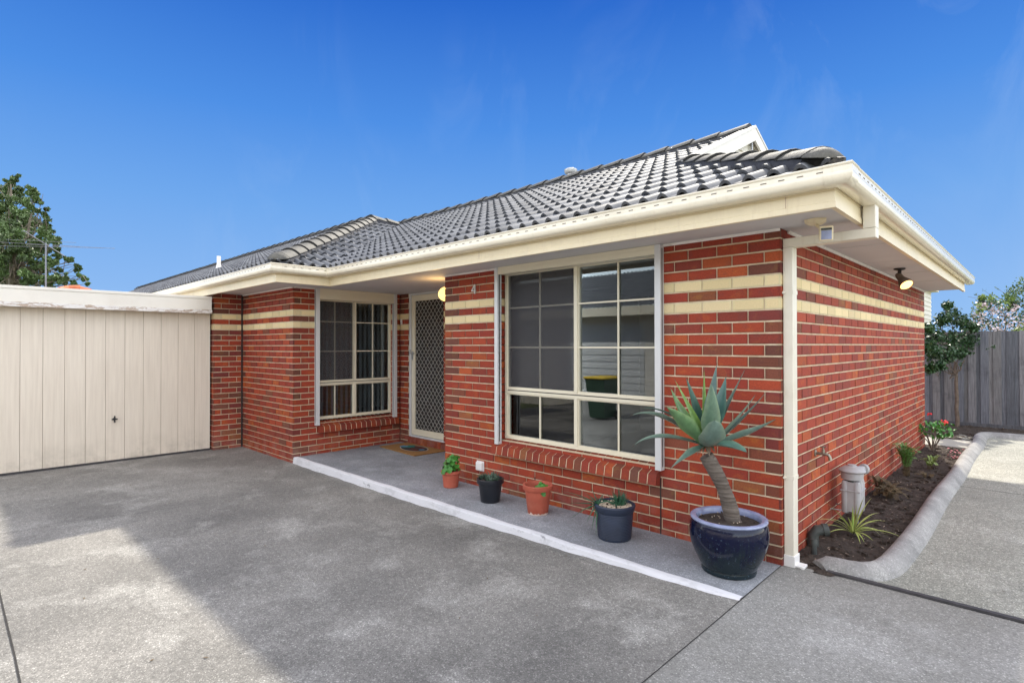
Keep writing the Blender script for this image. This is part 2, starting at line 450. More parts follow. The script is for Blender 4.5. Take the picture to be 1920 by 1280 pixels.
class MB:
    def __init__(s):
        s.v, s.f, s.m, s.c = [], [], [], []

    def add(s, vs, fs, mi=0, col=(1, 1, 1)):
        o = len(s.v)
        s.v += [tuple(p) for p in vs]
        s.c += [col] * len(vs)
        for q in fs:
            s.f.append(tuple(i + o for i in q))
            s.m.append(mi)

    def box(s, x0, x1, y0, y1, z0, z1, mi=0, col=(1, 1, 1), fn=None):
        vs = [(x, y, z) for x in (x0, x1) for y in (y0, y1) for z in (z0, z1)]
        if fn:
            vs = [fn(*p) for p in vs]
        s.add(vs, [(0, 1, 3, 2), (4, 6, 7, 5), (0, 4, 5, 1), (2, 3, 7, 6), (0, 2, 6, 4), (1, 5, 7, 3)], mi, col)

    def tube(s, pts, rad, n=8, mi=0, cap=True, col=(1, 1, 1), squash=1.0):
        pts = [Vector(p) for p in pts]
        if not isinstance(rad, (list, tuple)):
            rad = [rad] * len(pts)
        o = len(s.v)
        prev = None
        vs = []
        for i, p in enumerate(pts):
            d = (pts[min(i + 1, len(pts) - 1)] - pts[max(i - 1, 0)])
            d = d.normalized() if d.length > 1e-9 else Vector((0, 0, 1))
            if prev is None:
                a = d.orthogonal().normalized()
            else:
                a = (prev - d * prev.dot(d))
                a = a.normalized() if a.length > 1e-6 else d.orthogonal().normalized()
            prev = a
            bb = d.cross(a)
            for k in range(n):
                th = 2 * math.pi * k / n
                vs.append(p + (a * math.cos(th) + bb * math.sin(th) * squash) * rad[i])
        fs = []
        for i in range(len(pts) - 1):
            for k in range(n):
                k2 = (k + 1) % n
                fs.append((i * n + k, i * n + k2, (i + 1) * n + k2, (i + 1) * n + k))
        if cap:
            fs.append(tuple(range(n - 1, -1, -1)))
            fs.append(tuple((len(pts) - 1) * n + k for k in range(n)))
        s.add(vs, fs, mi, col)

    def lathe(s, prof, c=(0, 0, 0), n=32, mi=0, axis=None, col=(1, 1, 1)):
        c = Vector(c)
        z = Vector(axis).normalized() if axis else Vector((0, 0, 1))
        a = z.orthogonal().normalized()
        bb = z.cross(a)
        vs = []
        for r, h in prof:
            for k in range(n):
                th = 2 * math.pi * k / n
                vs.append(c + z * h + (a * math.cos(th) + bb * math.sin(th)) * r)
        fs = []
        for i in range(len(prof) - 1):
            for k in range(n):
                k2 = (k + 1) % n
                fs.append((i * n + k, i * n + k2, (i + 1) * n + k2, (i + 1) * n + k))
        s.add(vs, fs, mi, col)

    def build(s, name, mats, parent=None, smooth=False, loc=None, bevel=0.0):
        if isinstance(mats, str):
            mats = [mats]
        me = bpy.data.meshes.new(name)
        vs = s.v
        if loc is not None:
            L = Vector(loc)
            vs = [tuple(Vector(p) - L) for p in s.v]
        me.from_pydata(vs, [], s.f)
        for mm in mats:
            me.materials.append(MATS[mm])
        me.polygons.foreach_set('material_index', s.m)
        ca = me.color_attributes.new('bcol', 'FLOAT_COLOR', 'POINT')
        flat = []
        for c in s.c:
            flat += [c[0], c[1], c[2], 1.0]
        ca.data.foreach_set('color', flat)
        if smooth:
            me.polygons.foreach_set('use_smooth', [True] * len(me.polygons))
            me.set_sharp_from_angle(angle=R(38))
        me.update()
        o = bpy.data.objects.new(name, me)
        COL.objects.link(o)
        if parent is not None:
            o.parent = parent
            if loc is None and parent.type == 'EMPTY':
                o.location = -parent.location
        if loc is not None:
            o.location = loc
            if parent is not None:
                o.location = Vector(loc) - parent.matrix_world_loc if hasattr(parent, 'matrix_world_loc') else Vector(loc) - wloc(parent)
        if bevel:
            bm = o.modifiers.new('bevel', 'BEVEL')
            bm.width = bevel
            bm.segments = 2
            bm.limit_method = 'ANGLE'
        return o


def wloc(o):
    p = Vector(o.location)
    while o.parent:
        o = o.parent
        p += o.location
    return p


def sub(o, parent):
    """make o (built in world coordinates) a child of parent"""
    o.parent = parent
    o.location = Vector(o.location) - wloc(parent)
    return o


def thing(name, label, cat, loc=(0, 0, 0), group=None):
    o = bpy.data.objects.new(name, None)
    COL.objects.link(o)
    o.location = loc
    o.empty_display_size = 0.1
    o['label'] = label
    o['category'] = cat
    if group:
        o['group'] = group
    return o


def tag(o, label, cat, group=None):
    o['label'] = label
    o['category'] = cat
    if group:
        o['group'] = group
    return o


def struct(o):
    o['kind'] = 'structure'
    return o


# ------------------------------------------------------------------ ground, driveway, porch, beds
def dz(x, y):
    if x >= 0:
        return -0.004
    return -0.004 - 0.082 * (1 - math.exp(x / 1.9))


mb = MB()
mb.add([(-900, -900, -.35), (900, -900, -.35), (900, 900, -.35), (-900, 900, -.35)], [(0, 1, 2, 3)])
struct(mb.build('ground', 'ground'))

mb = MB()
xs = [-8.6 + i * 0.2 for i in range(43)] + [0.0, 0.3, 3, 9]
xs = sorted(set(round(x, 3) for x in xs))
ys = [-16, -8, -4.5, -3.961, -3.949, -3.92, -2, -0.9, 0.085]
vs, fs = [], []
for y in ys:
    for x in xs:
        vs.append((x, y, dz(x, y)))
nx = len(xs)
for j in range(len(ys) - 1):
    for i in range(nx - 1):
        fs.append((j * nx + i, j * nx + i + 1, (j + 1) * nx + i + 1, (j + 1) * nx + i))
mb.add(vs, [q_ for q_ in fs if vs[q_[1]][0] <= 0.0])
struct(mb.build('driveway', 'drive'))
mb = MB()
mb.add([(-0.0, -16, -.004), (9, -16, -.004), (9, 0.085, -.004), (0, 0.085, -.004)], [(0, 1, 2, 3)])
struct(mb.build('apron', 'drive_pale'))


def groove(name, pts, wdt, h=0.0035):
    mb = MB()
    for a, b_ in zip(pts[:-1], pts[1:]):
        a, b_ = Vector(a), Vector(b_)
        d = (b_ - a).normalized()
        nrm = Vector((-d.y, d.x, 0)) * wdt / 2
        za, zb = dz(a.x, a.y) + h, dz(b_.x, b_.y) + h
        mb.add([(a.x - nrm.x, a.y - nrm.y, za), (b_.x - nrm.x, b_.y - nrm.y, zb), (b_.x + nrm.x, b_.y + nrm.y, zb), (a.x + nrm.x, a.y + nrm.y, za)], [(0, 1, 2, 3)])
    return struct(mb.build(name, 'joint'))


groove('control_joint', [(-0.006, 0.03, 0), (-0.006, -0.35, 0), (-0.003, -0.7, 0), (0.0, -1.3, 0), (0, -1.9, 0), (0, -5, 0)], 0.006)
groove('control_joint', [(-8.2, -3.955, 0)] + [(-8.2 + i * 0.4, -3.955 + random.uniform(-.002, .002), 0) for i in range(1, 20)], 0.009)
# hairline crack across the slab near the garage
pts = [(-5.34, -4.0, 0)]
for i in range(1, 14):
    pts.append((-5.34 + 0.022 * i + random.uniform(-.02, .02), -4.0 + i * 0.13, 0))
groove('concrete_crack', pts, 0.004)

# side driveway right of the rolled kerb
mb = MB()
mb.add([(0.25, 0.145, -0.012), (9, 0.145, -0.012), (9, 8.6, -0.012), (0.25, 8.6, -0.012)], [(0, 1, 2, 3)])
struct(mb.build('side_driveway', 'drive_side'))
mb = MB()
mb.add([(0.55, 3.80, -0.0075), (9, 3.80, -0.0075), (9, 3.81, -0.0075), (0.55, 3.81, -0.0075)], [(0, 1, 2, 3)])
struct(mb.build('control_joint', 'joint'))
# expansion strip across the mouth of the side driveway
mb = MB()
for i in range(24):
    x0 = 0.27 + i * 0.12
    x1 = x0 + 0.12
    ya = 0.088 + 0.02 * math.sin(i * 0.12)
    mb.box(x0, x1, 0.086 + 0.0012 * i, 0.122 + 0.0012 * i, -0.05, 0.010)
struct(mb.build('expansion_strip', 'rubber'))
# footing strip in front of it
# porch slab with a painted edge
mb = MB()
px0, px1 = -6.34, -0.008
mb.add([(px0, -0.70, 0.0), (px1, -0.71, 0.0), (px1, 0.05, 0.0), (-3.7, 0.05, 0.0), (-3.7, 1.15, 0), (px0, 1.15, 0)], [(0, 1, 2, 3, 4, 5)])
struct(mb.build('porch_slab', 'porch'))
mb = MB()
n = 60
vs, fs = [], []
for i in range(n + 1):
    u = i / n
    x = px0 + (px1 - px0) * u
    jit = 0.004 * math.sin(i * 1.7) + 0.003 * math.sin(i * 0.61 + 1)
    inn = -0.688 - 0.006 * u + 0.008 * math.sin(i * 0.9) * (1 if i % 3 else .4)
    y = -0.755 + jit
    zt = 0.004
    zb = dz(x, y) - 0.02
    vs += [(x, inn, 0.0035), (x, y + 0.012, zt), (x, y, zt - 0.008), (x, y - 0.014 + jit, zb)]
for i in range(n):
    for k in range(3):
        fs.append((i * 4 + k, i * 4 + k + 1, (i + 1) * 4 + k + 1, (i + 1) * 4 + k))
mb.add([v for v in vs], [tuple(reversed(q)) for q in fs])
struct(mb.build('painted_kerb', 'painted', smooth=True))
# white paint drips line at foot of the wall below the porch step handled by the kerb

# garden bed soil (bumpy)
def soil_patch(name, x0f, x1f, y0, y1, nyv, nxv, zb, amp, lump=0):
    rnd = random.Random(3)
    from mathutils import noise as nz
    mb = MB()
    vs, fs = [], []
    for j in range(nyv + 1):
        y = y0 + (y1 - y0) * j / nyv
        for i in range(nxv + 1):
            x = x0f(y) + (x1f(y) - x0f(y)) * i / nxv
            e = amp * (nz.noise(Vector((x * 9, y * 9, 0))) + 0.6 * nz.noise(Vector((x * 23, y * 23, 4))) + 0.35 * nz.noise(Vector((x * 55, y * 55, 9))))
            vs.append((x, y, zb + e))
    for j in range(nyv):
        for i in range(nxv):
            a = j * (nxv + 1) + i
            fs.append((a, a + 1, a + nxv + 2, a + nxv + 1))
    mb.add(vs, fs)
    for k in range(lump):
        y = rnd.uniform(y0 + .1, y1 - .1)
        x = rnd.uniform(x0f(y) + .06, x1f(y) - .08)
        r = rnd.choice([0.008, 0.012, 0.016, 0.03]) * rnd.uniform(.7, 1.3)
        o_ = len(mb.v)
        mb.lathe([(0, -r * .5), (r * .9, -r * .3), (r, r * .1), (r * .6, r * .55), (0.001, r * .65)], (x, y, zb + .002), n=6)
        sx_, sy_ = rnd.uniform(.7, 1.5), rnd.uniform(.7, 1.3)
        for q_ in range(o_, len(mb.v)):
            v_ = mb.v[q_]
            mb.v[q_] = (x + (v_[0] - x) * sx_ + rnd.uniform(-.2, .2) * r, y + (v_[1] - y) * sy_ + rnd.uniform(-.2, .2) * r, v_[2] + rnd.uniform(-.15, .15) * r)
    return struct(mb.build(name, 'soil', smooth=True))


def kerb_x(y):
    if y < 0.32:
        return 0.30 + (y - 0.03) * 0.9
    return 0.555 + 0.03 * min(1, (y - 0.3) / 2.0) - 0.05 * max(0, (y - 5) / 4)


soil_patch('garden_bed', lambda y: -0.02, lambda y: kerb_x(y), 0.03, 6.75, 150, 26, 0.0, 0.016, 320)
soil_patch('mulch_bed', lambda y: -3.0, lambda y: 7.0 if y > 8.48 else 0.5, 7.62, 10.0, 50, 120, -0.01, 0.02, 260)
mb = MB()
mb.box(-2.5, 0.50, 6.75, 7.62, -0.2, 0.002)
struct(mb.build('path', 'pathc'))

# rolled concrete kerb
def kerb_prof(p, nrm):
    prof = [(-0.085, -0.06), (-0.082, 0.005), (-0.062, 0.052), (-0.03, 0.074), (0.005, 0.074), (0.04, 0.055), (0.07, 0.022), (0.094, -0.012), (0.098, -0.06)]
    return [Vector((p.x + nrm.x * a, p.y + nrm.y * a, z)) for a, z in prof]


kp = [(0.235, 0.205), (0.30, 0.20), (0.38, 0.205), (0.455, 0.235), (0.51, 0.30), (0.545, 0.40), (0.565, 0.55), (0.575, 0.8)]
kp += [(0.578 + 0.008 * math.sin(i), 0.8 + i * 0.45) for i in range(1, 16)]
kp += [(0.555, 8.05), (0.56, 8.25), (0.59, 8.38), (0.66, 8.46), (0.8, 8.50), (1.5, 8.52), (7, 8.55)]
kp = [Vector((a, b_, 0)) for a, b_ in kp]
# the nose runs out to the strip and dips
kp = [Vector((0.20, 0.165, 0))] + kp
mb = MB()
vs = []
for i, p in enumerate(kp):
    d = (kp[min(i + 1, len(kp) - 1)] - kp[max(i - 1, 0)]).normalized()
    nrm = Vector((d.y, -d.x, 0))
    sc = 0.45 if i == 0 else (0.9 if i == 1 else 1.0)
    for q in kerb_prof(p, nrm):
        vs.append((q.x, q.y, q.z * sc if q.z > 0 else q.z))
fs = []
for i in range(len(kp) - 1):
    for k in range(8):
        fs.append((i * 9 + k, (i + 1) * 9 + k, (i + 1) * 9 + k + 1, i * 9 + k + 1))
fs.append(tuple(range(8, -1, -1)))
mb.add(vs, [tuple(reversed(q)) for q in fs])
struct(mb.build('kerb', 'kerbc', smooth=True))

# ------------------------------------------------------------------ the brick house
HZ = 2.44
CH = 0.086
Z0 = -0.038
house = thing('brick_house', 'red brick single storey house with two cream brick bands and a charcoal tiled roof', 'house')
REDS = [((0.340, 0.050, 0.026), 11), ((0.375, 0.060, 0.028), 10), ((0.300, 0.044, 0.028), 9), ((0.265, 0.046, 0.032), 5),
        ((0.225, 0.064, 0.040), 2), ((0.42, 0.085, 0.030), 3), ((0.200, 0.070, 0.050), .6), ((0.31, 0.095, 0.042), 1)]
RW = [w_ for _, w_ in REDS]


def brick_col(k, rnd, end=False):
    if k in (22, 24):
        f = rnd.uniform(0.9, 1.08)
        return (0.83 * f, 0.665 * f, 0.42 * f * rnd.uniform(.96, 1.04))
    c = rnd.choices([x[0] for x in REDS], RW)[0]
    if end and rnd.random() < 0.35:
        c = rnd.choice([(0.165, 0.055, 0.040), (0.19, 0.06, 0.04), (0.205, 0.040, 0.036)])
    f = rnd.uniform(0.88, 1.12)
    return (c[0] * f, c[1] * f, c[2] * f)


def brick_wall(O, U, N, L, holes=(), header=1, zlo=-0.15, zhi=HZ, start='corner', endmode=None, seed=1, cap0=True, cap1=True, thick=0.11):
    """bricks on a plane; u runs along U from O. header=parity of courses that begin with a header"""
    rnd = random.Random(seed)
    O, U, N = Vector(O), Vector(U), Vector(N)
    mb = MB()

    def P(u, d, z):
        q = O + U * u - N * d
        return (q.x, q.y, q.z + z)

    def rect(u0, u1, z0, z1, d0, d1, mi, col):
        if u1 - u0 < 0.012 or z1 - z0 < 0.008:
            return
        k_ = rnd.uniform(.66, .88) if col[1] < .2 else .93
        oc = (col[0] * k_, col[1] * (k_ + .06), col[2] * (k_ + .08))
        e1 = min((u1 - u0) * .3, rnd.uniform(.010, .026))
        e2 = min((u1 - u0) * .3, rnd.uniform(.010, .026))
        f1 = min((z1 - z0) * .3, rnd.uniform(.007, .016))
        f2 = min((z1 - z0) * .3, rnd.uniform(.007, .016))
        o_ = len(mb.v)
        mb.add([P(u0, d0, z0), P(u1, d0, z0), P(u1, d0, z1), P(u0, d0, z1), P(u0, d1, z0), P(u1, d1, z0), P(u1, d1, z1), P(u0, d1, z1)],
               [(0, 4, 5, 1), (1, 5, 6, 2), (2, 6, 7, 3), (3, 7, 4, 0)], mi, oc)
        mb.add([P(u0 + e1, d0 - .0004, z0 + f1), P(u1 - e2, d0 - .0004, z0 + f1), P(u1 - e2, d0 - .0004, z1 - f2), P(u0 + e1, d0 - .0004, z1 - f2)], [(0, 1, 2, 3)], mi, col)
        for q_ in range(4):
            r_ = (q_ + 1) % 4
            mb.f.append((o_ + q_, o_ + r_, o_ + 8 + r_, o_ + 8 + q_))
            mb.m.append(mi)

    def clip(u0, u1, z0, z1):
        out = [(u0, u1, z0, z1)]
        for (a, b_, c, d) in holes:
            nxt = []
            for (p, q, r, s_) in out:
                if q <= a or p >= b_ or s_ <= c or r >= d:
                    nxt.append((p, q, r, s_))
                    continue
                if p < a:
                    nxt.append((p, a - 0.0, r, s_))
                if q > b_:
                    nxt.append((b_, q, r, s_))
                m0, m1 = max(p, a), min(q, b_)
                if r < c:
                    nxt.append((m0, m1, r, c - .006))
                if s_ > d:
                    nxt.append((m0, m1, d + .006, s_))
            out = nxt
        return out
    k = -2
    while Z0 + k * CH < zhi:
        z0, z1 = Z0 + k * CH + 0.0064, Z0 + k * CH + CH - 0.0064
        if z1 < zlo:
            k += 1
            continue
        z0, z1 = max(z0, zlo), min(z1, zhi)
        even = (k % 2 == 0)
        hd = even == (header == 0)
        # bricks: first one flush with the corner
        u = 0.0
        first = 0.110 if hd else 0.230
        segs = [(0.0, first)]
        u = first + 0.010
        while u < L - 0.005:
            segs.append((u, min(u + 0.230, L)))
            u += 0.240
        if len(segs) > 1 and segs[-1][1] - segs[-1][0] < 0.03:
            segs[-2] = (segs[-2][0], L)
            segs.pop()
        for i, (a, b_) in enumerate(segs):
            col = brick_col(k, rnd, i == 0 or b_ >= L - .001)
            j = rnd.uniform(-0.0012, 0.0012)
            for (p, q, r, s_) in clip(a, b_, z0, z1):
                rect(p, q, r, s_, j, 0.02, 0, col)
        k += 1
    # mortar body with openings
    cuts = sorted(set([0.004, L - 0.004] + [h[0] for h in holes] + [h[1] for h in holes]))
    for a, b_ in zip(cuts[:-1], cuts[1:]):
        mid = (a + b_) / 2
        hs = [h for h in holes if h[0] <= mid <= h[1]]
        z = zlo
        for h in sorted(hs, key=lambda h: h[2]):
            if h[2] > z:
                mb.box(a, b_, 0.0065, thick, z, h[2] - 0.001, 1, fn=lambda p, q, r: P(p, q, r))
            z = h[3] + .001
        if z < zhi - 0.002:
            mb.box(a, b_, 0.0065, thick, z, zhi - 0.001, 1, fn=lambda p, q, r: P(p, q, r))
    return mb.build('wall', ['brick', 'mortar'], house)


W2 = (0.955, 2.925, 0.56, HZ)            # front window hole, measured from the corner along -x
W1 = (0.36, 1.70, 0.45, HZ)              # porch window hole along +y from y=-0.76
brick_wall((0, 0, 0), (-1, 0, 0), (0, -1, 0), 3.85, [W2], header=0, seed=11, thick=0.10)
brick_wall((0, 0, 0), (0, 1, 0), (1, 0, 0), 6.57, header=1, seed=12)
brick_wall((-3.85, 0.12, 0), (0, 1, 0), (-1, 0, 0), 1.05, header=1, seed=13)
brick_wall((-6.34, -0.76, 0), (0, 1, 0), (1, 0, 0), 1.81, [W1], header=0, seed=14, thick=0.10)
brick_wall((-6.34, -0.76, 0), (-1, 0, 0), (0, -1, 0), 1.905, header=1, seed=15)
brick_wall((-6.335, 1.05, 0), (1, 0, 0), (0, -1, 0), 2.6, [(0.235, 1.15, -0.1, HZ)], header=1, seed=16)
brick_wall((-8.25, -1.21, 0), (0, 1, 0), (1, 0, 0), 0.452, header=0, seed=17, zhi=HZ)
brick_wall((-8.25, -1.21, 0), (-1, 0, 0), (0, -1, 0), 0.35, header=1, seed=18)
brick_wall((0, 6.57, 0), (-1, 0, 0), (0, 1, 0), 8.0, header=1, seed=19)
brick_wall((-8.7, -0.76, 0), (-1, 0, 0), (0, -1, 0), 10.0, header=1, seed=20)
# reveals of the window openings (brick ends seen inside the jambs)
def reveal(O, U, N, depth, z0, z1, seed):
    rnd = random.Random(seed)
    O, U, N = Vector(O), Vector(U), Vector(N)
    mb = MB()
    fn = lambda a, b_, c: tuple(O + U * a - N * b_ + Vector((0, 0, c)))
    k = 0
    while Z0 + k * CH < z1:
        a, b_ = max(z0, Z0 + k * CH + 0.005), min(z1, Z0 + (k + 1) * CH - 0.005)
        if b_ - a > 0.01:
            mb.box(0.002, depth, 0, 0.012, a, b_, 0, brick_col(k, rnd), fn=fn)
        k += 1
    mb.box(0.004, depth, 0.004, 0.012, z0, z1 - 0.002, 1, fn=fn)
    return mb.build('wall', ['brick', 'mortar'], house)


reveal((-2.921, 0, 0), (0, 1, 0), (1, 0, 0), 0.115, 0.56, HZ, 31)
reveal((-6.34, 0.936, 0), (-1, 0, 0), (0, -1, 0), 0.115, 0.45, HZ, 33)

# soldier course under the security door
mb = MB()
rnd = random.Random(5)
for i in range(13):
    x = -6.095 + i * 0.086
    c = brick_col(0, rnd)
    c = (c[0] * .8, c[1] * .95, c[2] * 1.0)
    mb.box(x, x + 0.076, 1.035, 1.15, -0.01, 0.115, 0, c)
mb.box(-6.1, -4.98, 1.042, 1.15, -0.01, 0.112, 1)
mb.build('door_step', ['brick', 'mortar'], house)

# control joints cut in the brickwork
for bb_ in ((-8.262, -8.246, -0.786, -0.7625, -0.15, HZ - .002), (-0.972, -0.962, -0.0035, 0.01, -0.02, 0.47), (-2.395, -2.389, -0.0035, 0.01, 0.17, 0.24)):
    mb = MB()
    mb.box(*bb_)
    mb.build('control_joint', 'joint', house)

# soffit lining, also the ceiling of the rooms
def poly_prism(mb, pts, z0, z1, mi=0):
    n_ = len(pts)
    vs = [(x, y, z0) for x, y in pts] + [(x, y, z1) for x, y in pts]
    fs = [tuple(range(n_ - 1, -1, -1)), tuple(range(n_, 2 * n_))]
    for i in range(n_):
        j = (i + 1) % n_
        fs.append((i, j, j + n_, i + n_))
    mb.add(vs, fs, mi)


FA = [(0.49, 6.6), (0.49, -0.58), (-5.6, -0.58), (-5.6, -1.31), (-30, -1.31), (-30, 6.6)]
mb = MB()
poly_prism(mb, FA[::-1], HZ, HZ + 0.012)
soff = mb.build('soffit', 'soffit', house)
# quad beads at the wall and cover strips between the soffit sheets
def bead2(a, b_, nn):
    a, b_, nn = Vector(a), Vector(b_), Vector(nn)
    vs = []
    for p in (a, b_):
        for (o_, z_) in ((0.003, HZ - 0.020), (0.011, HZ - 0.020), (0.018, HZ - 0.013), (0.020, HZ - 0.001), (0.003, HZ - 0.001)):
            q = p + nn * o_
            vs.append((q.x, q.y, z_))
    mb.add(vs, [(i, (i + 1) % 5, 5 + (i + 1) % 5, 5 + i) for i in range(5)] + [(4, 3, 2, 1, 0), (5, 6, 7, 8, 9)])


for a, b_, n_ in (((-0.93, 0, 0), (0.0, 0, 0), (0, -1, 0)), ((-3.85, 0, 0), (-2.94, 0, 0), (0, -1, 0)), ((0, 0.14, 0), (0, 6.57, 0), (1, 0, 0)),
                  ((-8.22, -0.76, 0), (-6.34, -0.76, 0), (0, -1, 0)), ((-6.34, -0.76, 0), (-6.34, -0.44, 0), (1, 0, 0))):
    mb = MB()
    bead2(a, b_, n_)
    mb.build('quad_bead', 'white_trim', house)
for y in (1.25, 2.45, 3.65, 4.85):
    mb = MB()
    mb.box(0.02, 0.47, y, y + 0.006, HZ - 0.003, HZ + .001)
    mb.build('cover_strip', 'soffit', house)

# fascia boards and gutters follow the eaves line
def offset_path(pts, d):
    """offset an open polyline to its outer side (left normal)"""
    out = []
    P2 = [Vector((a, b_)) for a, b_ in pts]
    for i, p in enumerate(P2):
        ns = []
        if i > 0:
            e = (p - P2[i - 1]).normalized()
            ns.append(Vector((-e.y, e.x)))
        if i < len(P2) - 1:
            e = (P2[i + 1] - p).normalized()
            ns.append(Vector((-e.y, e.x)))
        if len(ns) == 1:
            out.append(p + ns[0] * d)
        else:
            bis = (ns[0] + ns[1]).normalized()
            out.append(p + bis * (d / bis.dot(ns[0])))
    return out


def sweep_eave(name, prof, mat_, path, parent=house, smooth=True, closed=True):
    mb = MB()
    n_ = len(prof)
    rings = [offset_path(path, d) for d, z in prof]
    vs = []
    for i in range(len(path)):
        for k in range(n_):
            q = rings[k][i]
            vs.append((q.x, q.y, prof[k][1]))
    fs = []
    for i in range(len(path) - 1):
        for k in range(n_ if closed else n_ - 1):
            k2 = (k + 1) % n_
            fs.append((i * n_ + k, i * n_ + k2, (i + 1) * n_ + k2, (i + 1) * n_ + k))
    if closed:
        fs.append(tuple(range(n_ - 1, -1, -1)))
        fs.append(tuple((len(path) - 1) * n_ + k for k in range(n_)))
    mb.add(vs, fs)
    return mb, fs


# path runs so that the outer side is to its left
EAVE = [(-30, -1.31), (-5.6, -1.31), (-5.6, -0.58), (0.49, -0.58), (0.49, 6.6)]
EAVE_R = EAVE[::-1]
fprof = [(-0.02, 2.400), (0.010, 2.400), (0.010, 2.436), (0.004, 2.440), (0.004, 2.50), (0.000, 2.503), (0.000, 2.507), (0.004, 2.510), (0.004, 2.60), (-0.02, 2.60)]
mb, _ = sweep_eave('fascia', fprof, 'cream', EAVE_R)
fas = mb.build('fascia', 'cream', house)
GB = 2.512
gprof = [(0.006, GB + 0.012), (0.020, GB + 0.001), (0.075, GB), (0.098, GB + 0.006), (0.113, GB + 0.022), (0.119, GB + 0.046), (0.117, GB + 0.060), (0.113, GB + 0.064),
         (0.113, GB + 0.094), (0.118, GB + 0.098), (0.121, GB + 0.105), (0.116, GB + 0.112), (0.106, GB + 0.112), (0.103, GB + 0.104), (0.104, GB + 0.05), (0.09, GB + 0.015), (0.02, GB + 0.013), (0.008, GB + 0.03)]
GEAVE = [(0.49, 6.72)] + EAVE_R[1:]
mb, _ = sweep_eave('gutter', gprof, 'cream_gutter', GEAVE)
x = -5.35
while x < 0.50:
    mb.box(x, x + 0.036, -0.58 - 0.1142, -0.58 - 0.1120, GB + 0.073, GB + 0.0785, 1)
    x += 0.105
y = -0.62
while y < 6.7:
    mb.box(0.49 + 0.1120, 0.49 + 0.1142, y, y + 0.036, GB + 0.073, GB + 0.0785, 1)
    y += 0.105
y = -1.36
while y < -0.72:
    mb.box(-5.6 + 0.1120, -5.6 + 0.1142, y, y + 0.036, GB + 0.073, GB + 0.0785, 1)
    y += 0.105
x = -14
while x < -5.5:
    mb.box(x, x + 0.036, -1.31 - 0.1142, -1.31 - 0.1120, GB + 0.073, GB + 0.0785, 1)
    x += 0.105
gut = mb.build('gutter', ['cream_gutter', 'slot'], house, smooth=True)
bprof = [(d_ + (0.0035 if z_ > GB + .01 else 0.0), z_ - (0.0035 if z_ < GB + .02 else 0.0)) for d_, z_ in gprof[1:12]]
for pth in ([(0.49, -0.552), (0.49, -0.58), (0.462, -0.58)], [(-5.628, -1.31), (-5.6, -1.31), (-5.6, -1.282)][::-1], [(-5.6, -0.608), (-5.6, -0.58), (-5.572, -0.58)][::-1]):
    rings = [offset_path(pth, d_) for d_, z_ in bprof]
    mb = MB()
    nb_ = len(bprof)
    mb.add([(rings[k][i].x, rings[k][i].y, bprof[k][1]) for i in range(3) for k in range(nb_)],
           [(i * nb_ + k, i * nb_ + k + 1, (i + 1) * nb_ + k + 1, (i + 1) * nb_ + k) for i in range(2) for k in range(nb_ - 1)])
    sub(mb.build('bracket', 'cream_gutter', smooth=True), gut)

for xj in (-2.6, 0.22):
    mb = MB()
    mb.box(xj, xj + .004, -0.5855, -0.5835, 2.402, 2.51)
    sub(mb.build('board_joint', 'groove'), fas)
# ---- tiled roof
TP = 0.46631
TH = math.atan(TP)
EZ = 2.610
GA = 0.318
WV = 0.152


def tile_slope(mb, origin, U, up, umin, umax, slen, vrange, seed=0):
    """origin: eave point (u=0,v=0); U eave direction; up: unit vector up the slope"""
    O, U, up = Vector(origin), Vector(U).normalized(), Vector(up).normalized()
    Nn = U.cross(up)
    if Nn.z < 0:
        Nn = -Nn
    rnd = random.Random(seed)
    fr = [0, .10, .2, .3, .4, .5, .56, .62, .75, .88, .94]
    hh = [0.0, .022, .036, .041, .036, .022, 0.005, 0, 0, 0, 0.0]
    us = []
    u = math.floor(umin / WV) * WV
    while u < umax:
        for f_, h_ in zip(fr, hh):
            us.append((u + f_ * WV, h_))
        u += WV
    us = [q for q in us if umin <= q[0] <= umax]
    nc = int(math.ceil(slen / GA)) + 1
    for c in range(nc):
        sh = (c % 2) * WV
        v0, v1 = c * GA, (c + 1) * GA + 0.03
        jit = {}
        o = len(mb.v)
        prev_ok = False
        idx = []
        for (u, h) in us:
            lo, hi = vrange(u)
            a, b_ = max(v0, lo), min(v1, hi)
            tid = int(math.floor((u + sh) / (2 * WV)))
            if tid not in jit:
                jit[tid] = (rnd.uniform(-.0025, .0025), rnd.uniform(.78, 1.15))
            jz, jc = jit[tid]
            seam = 0.0
            fu = ((u + sh) / (2 * WV)) % 1.0
            if fu < 0.02 or fu > 0.985:
                seam = -0.004
            if b_ - a < 0.02:
                idx.append(None)
                continue

            def hv(v):
                return 0.034 - 0.030 * (v - v0) / (v1 - v0)
            cc = (jc, jc, jc * 1.0)
            base = len(mb.v)
            front = a <= v0 + 1e-6
            pts = [(a, hv(a) + h + jz + seam - (0.024 if front else 0.0)), (a, hv(a) + h + jz + seam), (a + 0.006, hv(a) + h + jz + seam + .001), (b_, hv(b_) + h + jz + seam - .004)]
            for i_, (v, hz_) in enumerate(pts):
                q = O + U * u + up * v + Nn * hz_
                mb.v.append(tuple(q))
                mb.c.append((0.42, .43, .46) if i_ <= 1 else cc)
            idx.append(base)
        for p, q in zip(idx[:-1], idx[1:]):
            if p is None or q is None:
                continue
            for k in range(3):
                mb.f.append((p + k, q + k, q + k + 1, p + k + 1))
                mb.m.append(0)


mb = MB()
cz, sz_ = math.cos(TH), math.sin(TH)
RX = 0.52
EY = -0.63
# main front slope: u = -x from RX
def vr_main(u):
    x = RX - u
    d = 9
    if x > -1.32:
        hi = (RX - x)
    else:
        hi = 3.0 - EY
    lo = 0.0
    if x < -5.53:
        lo = (-5.53 - x)
    return lo / cz, min(hi, 3.0 - EY) / cz


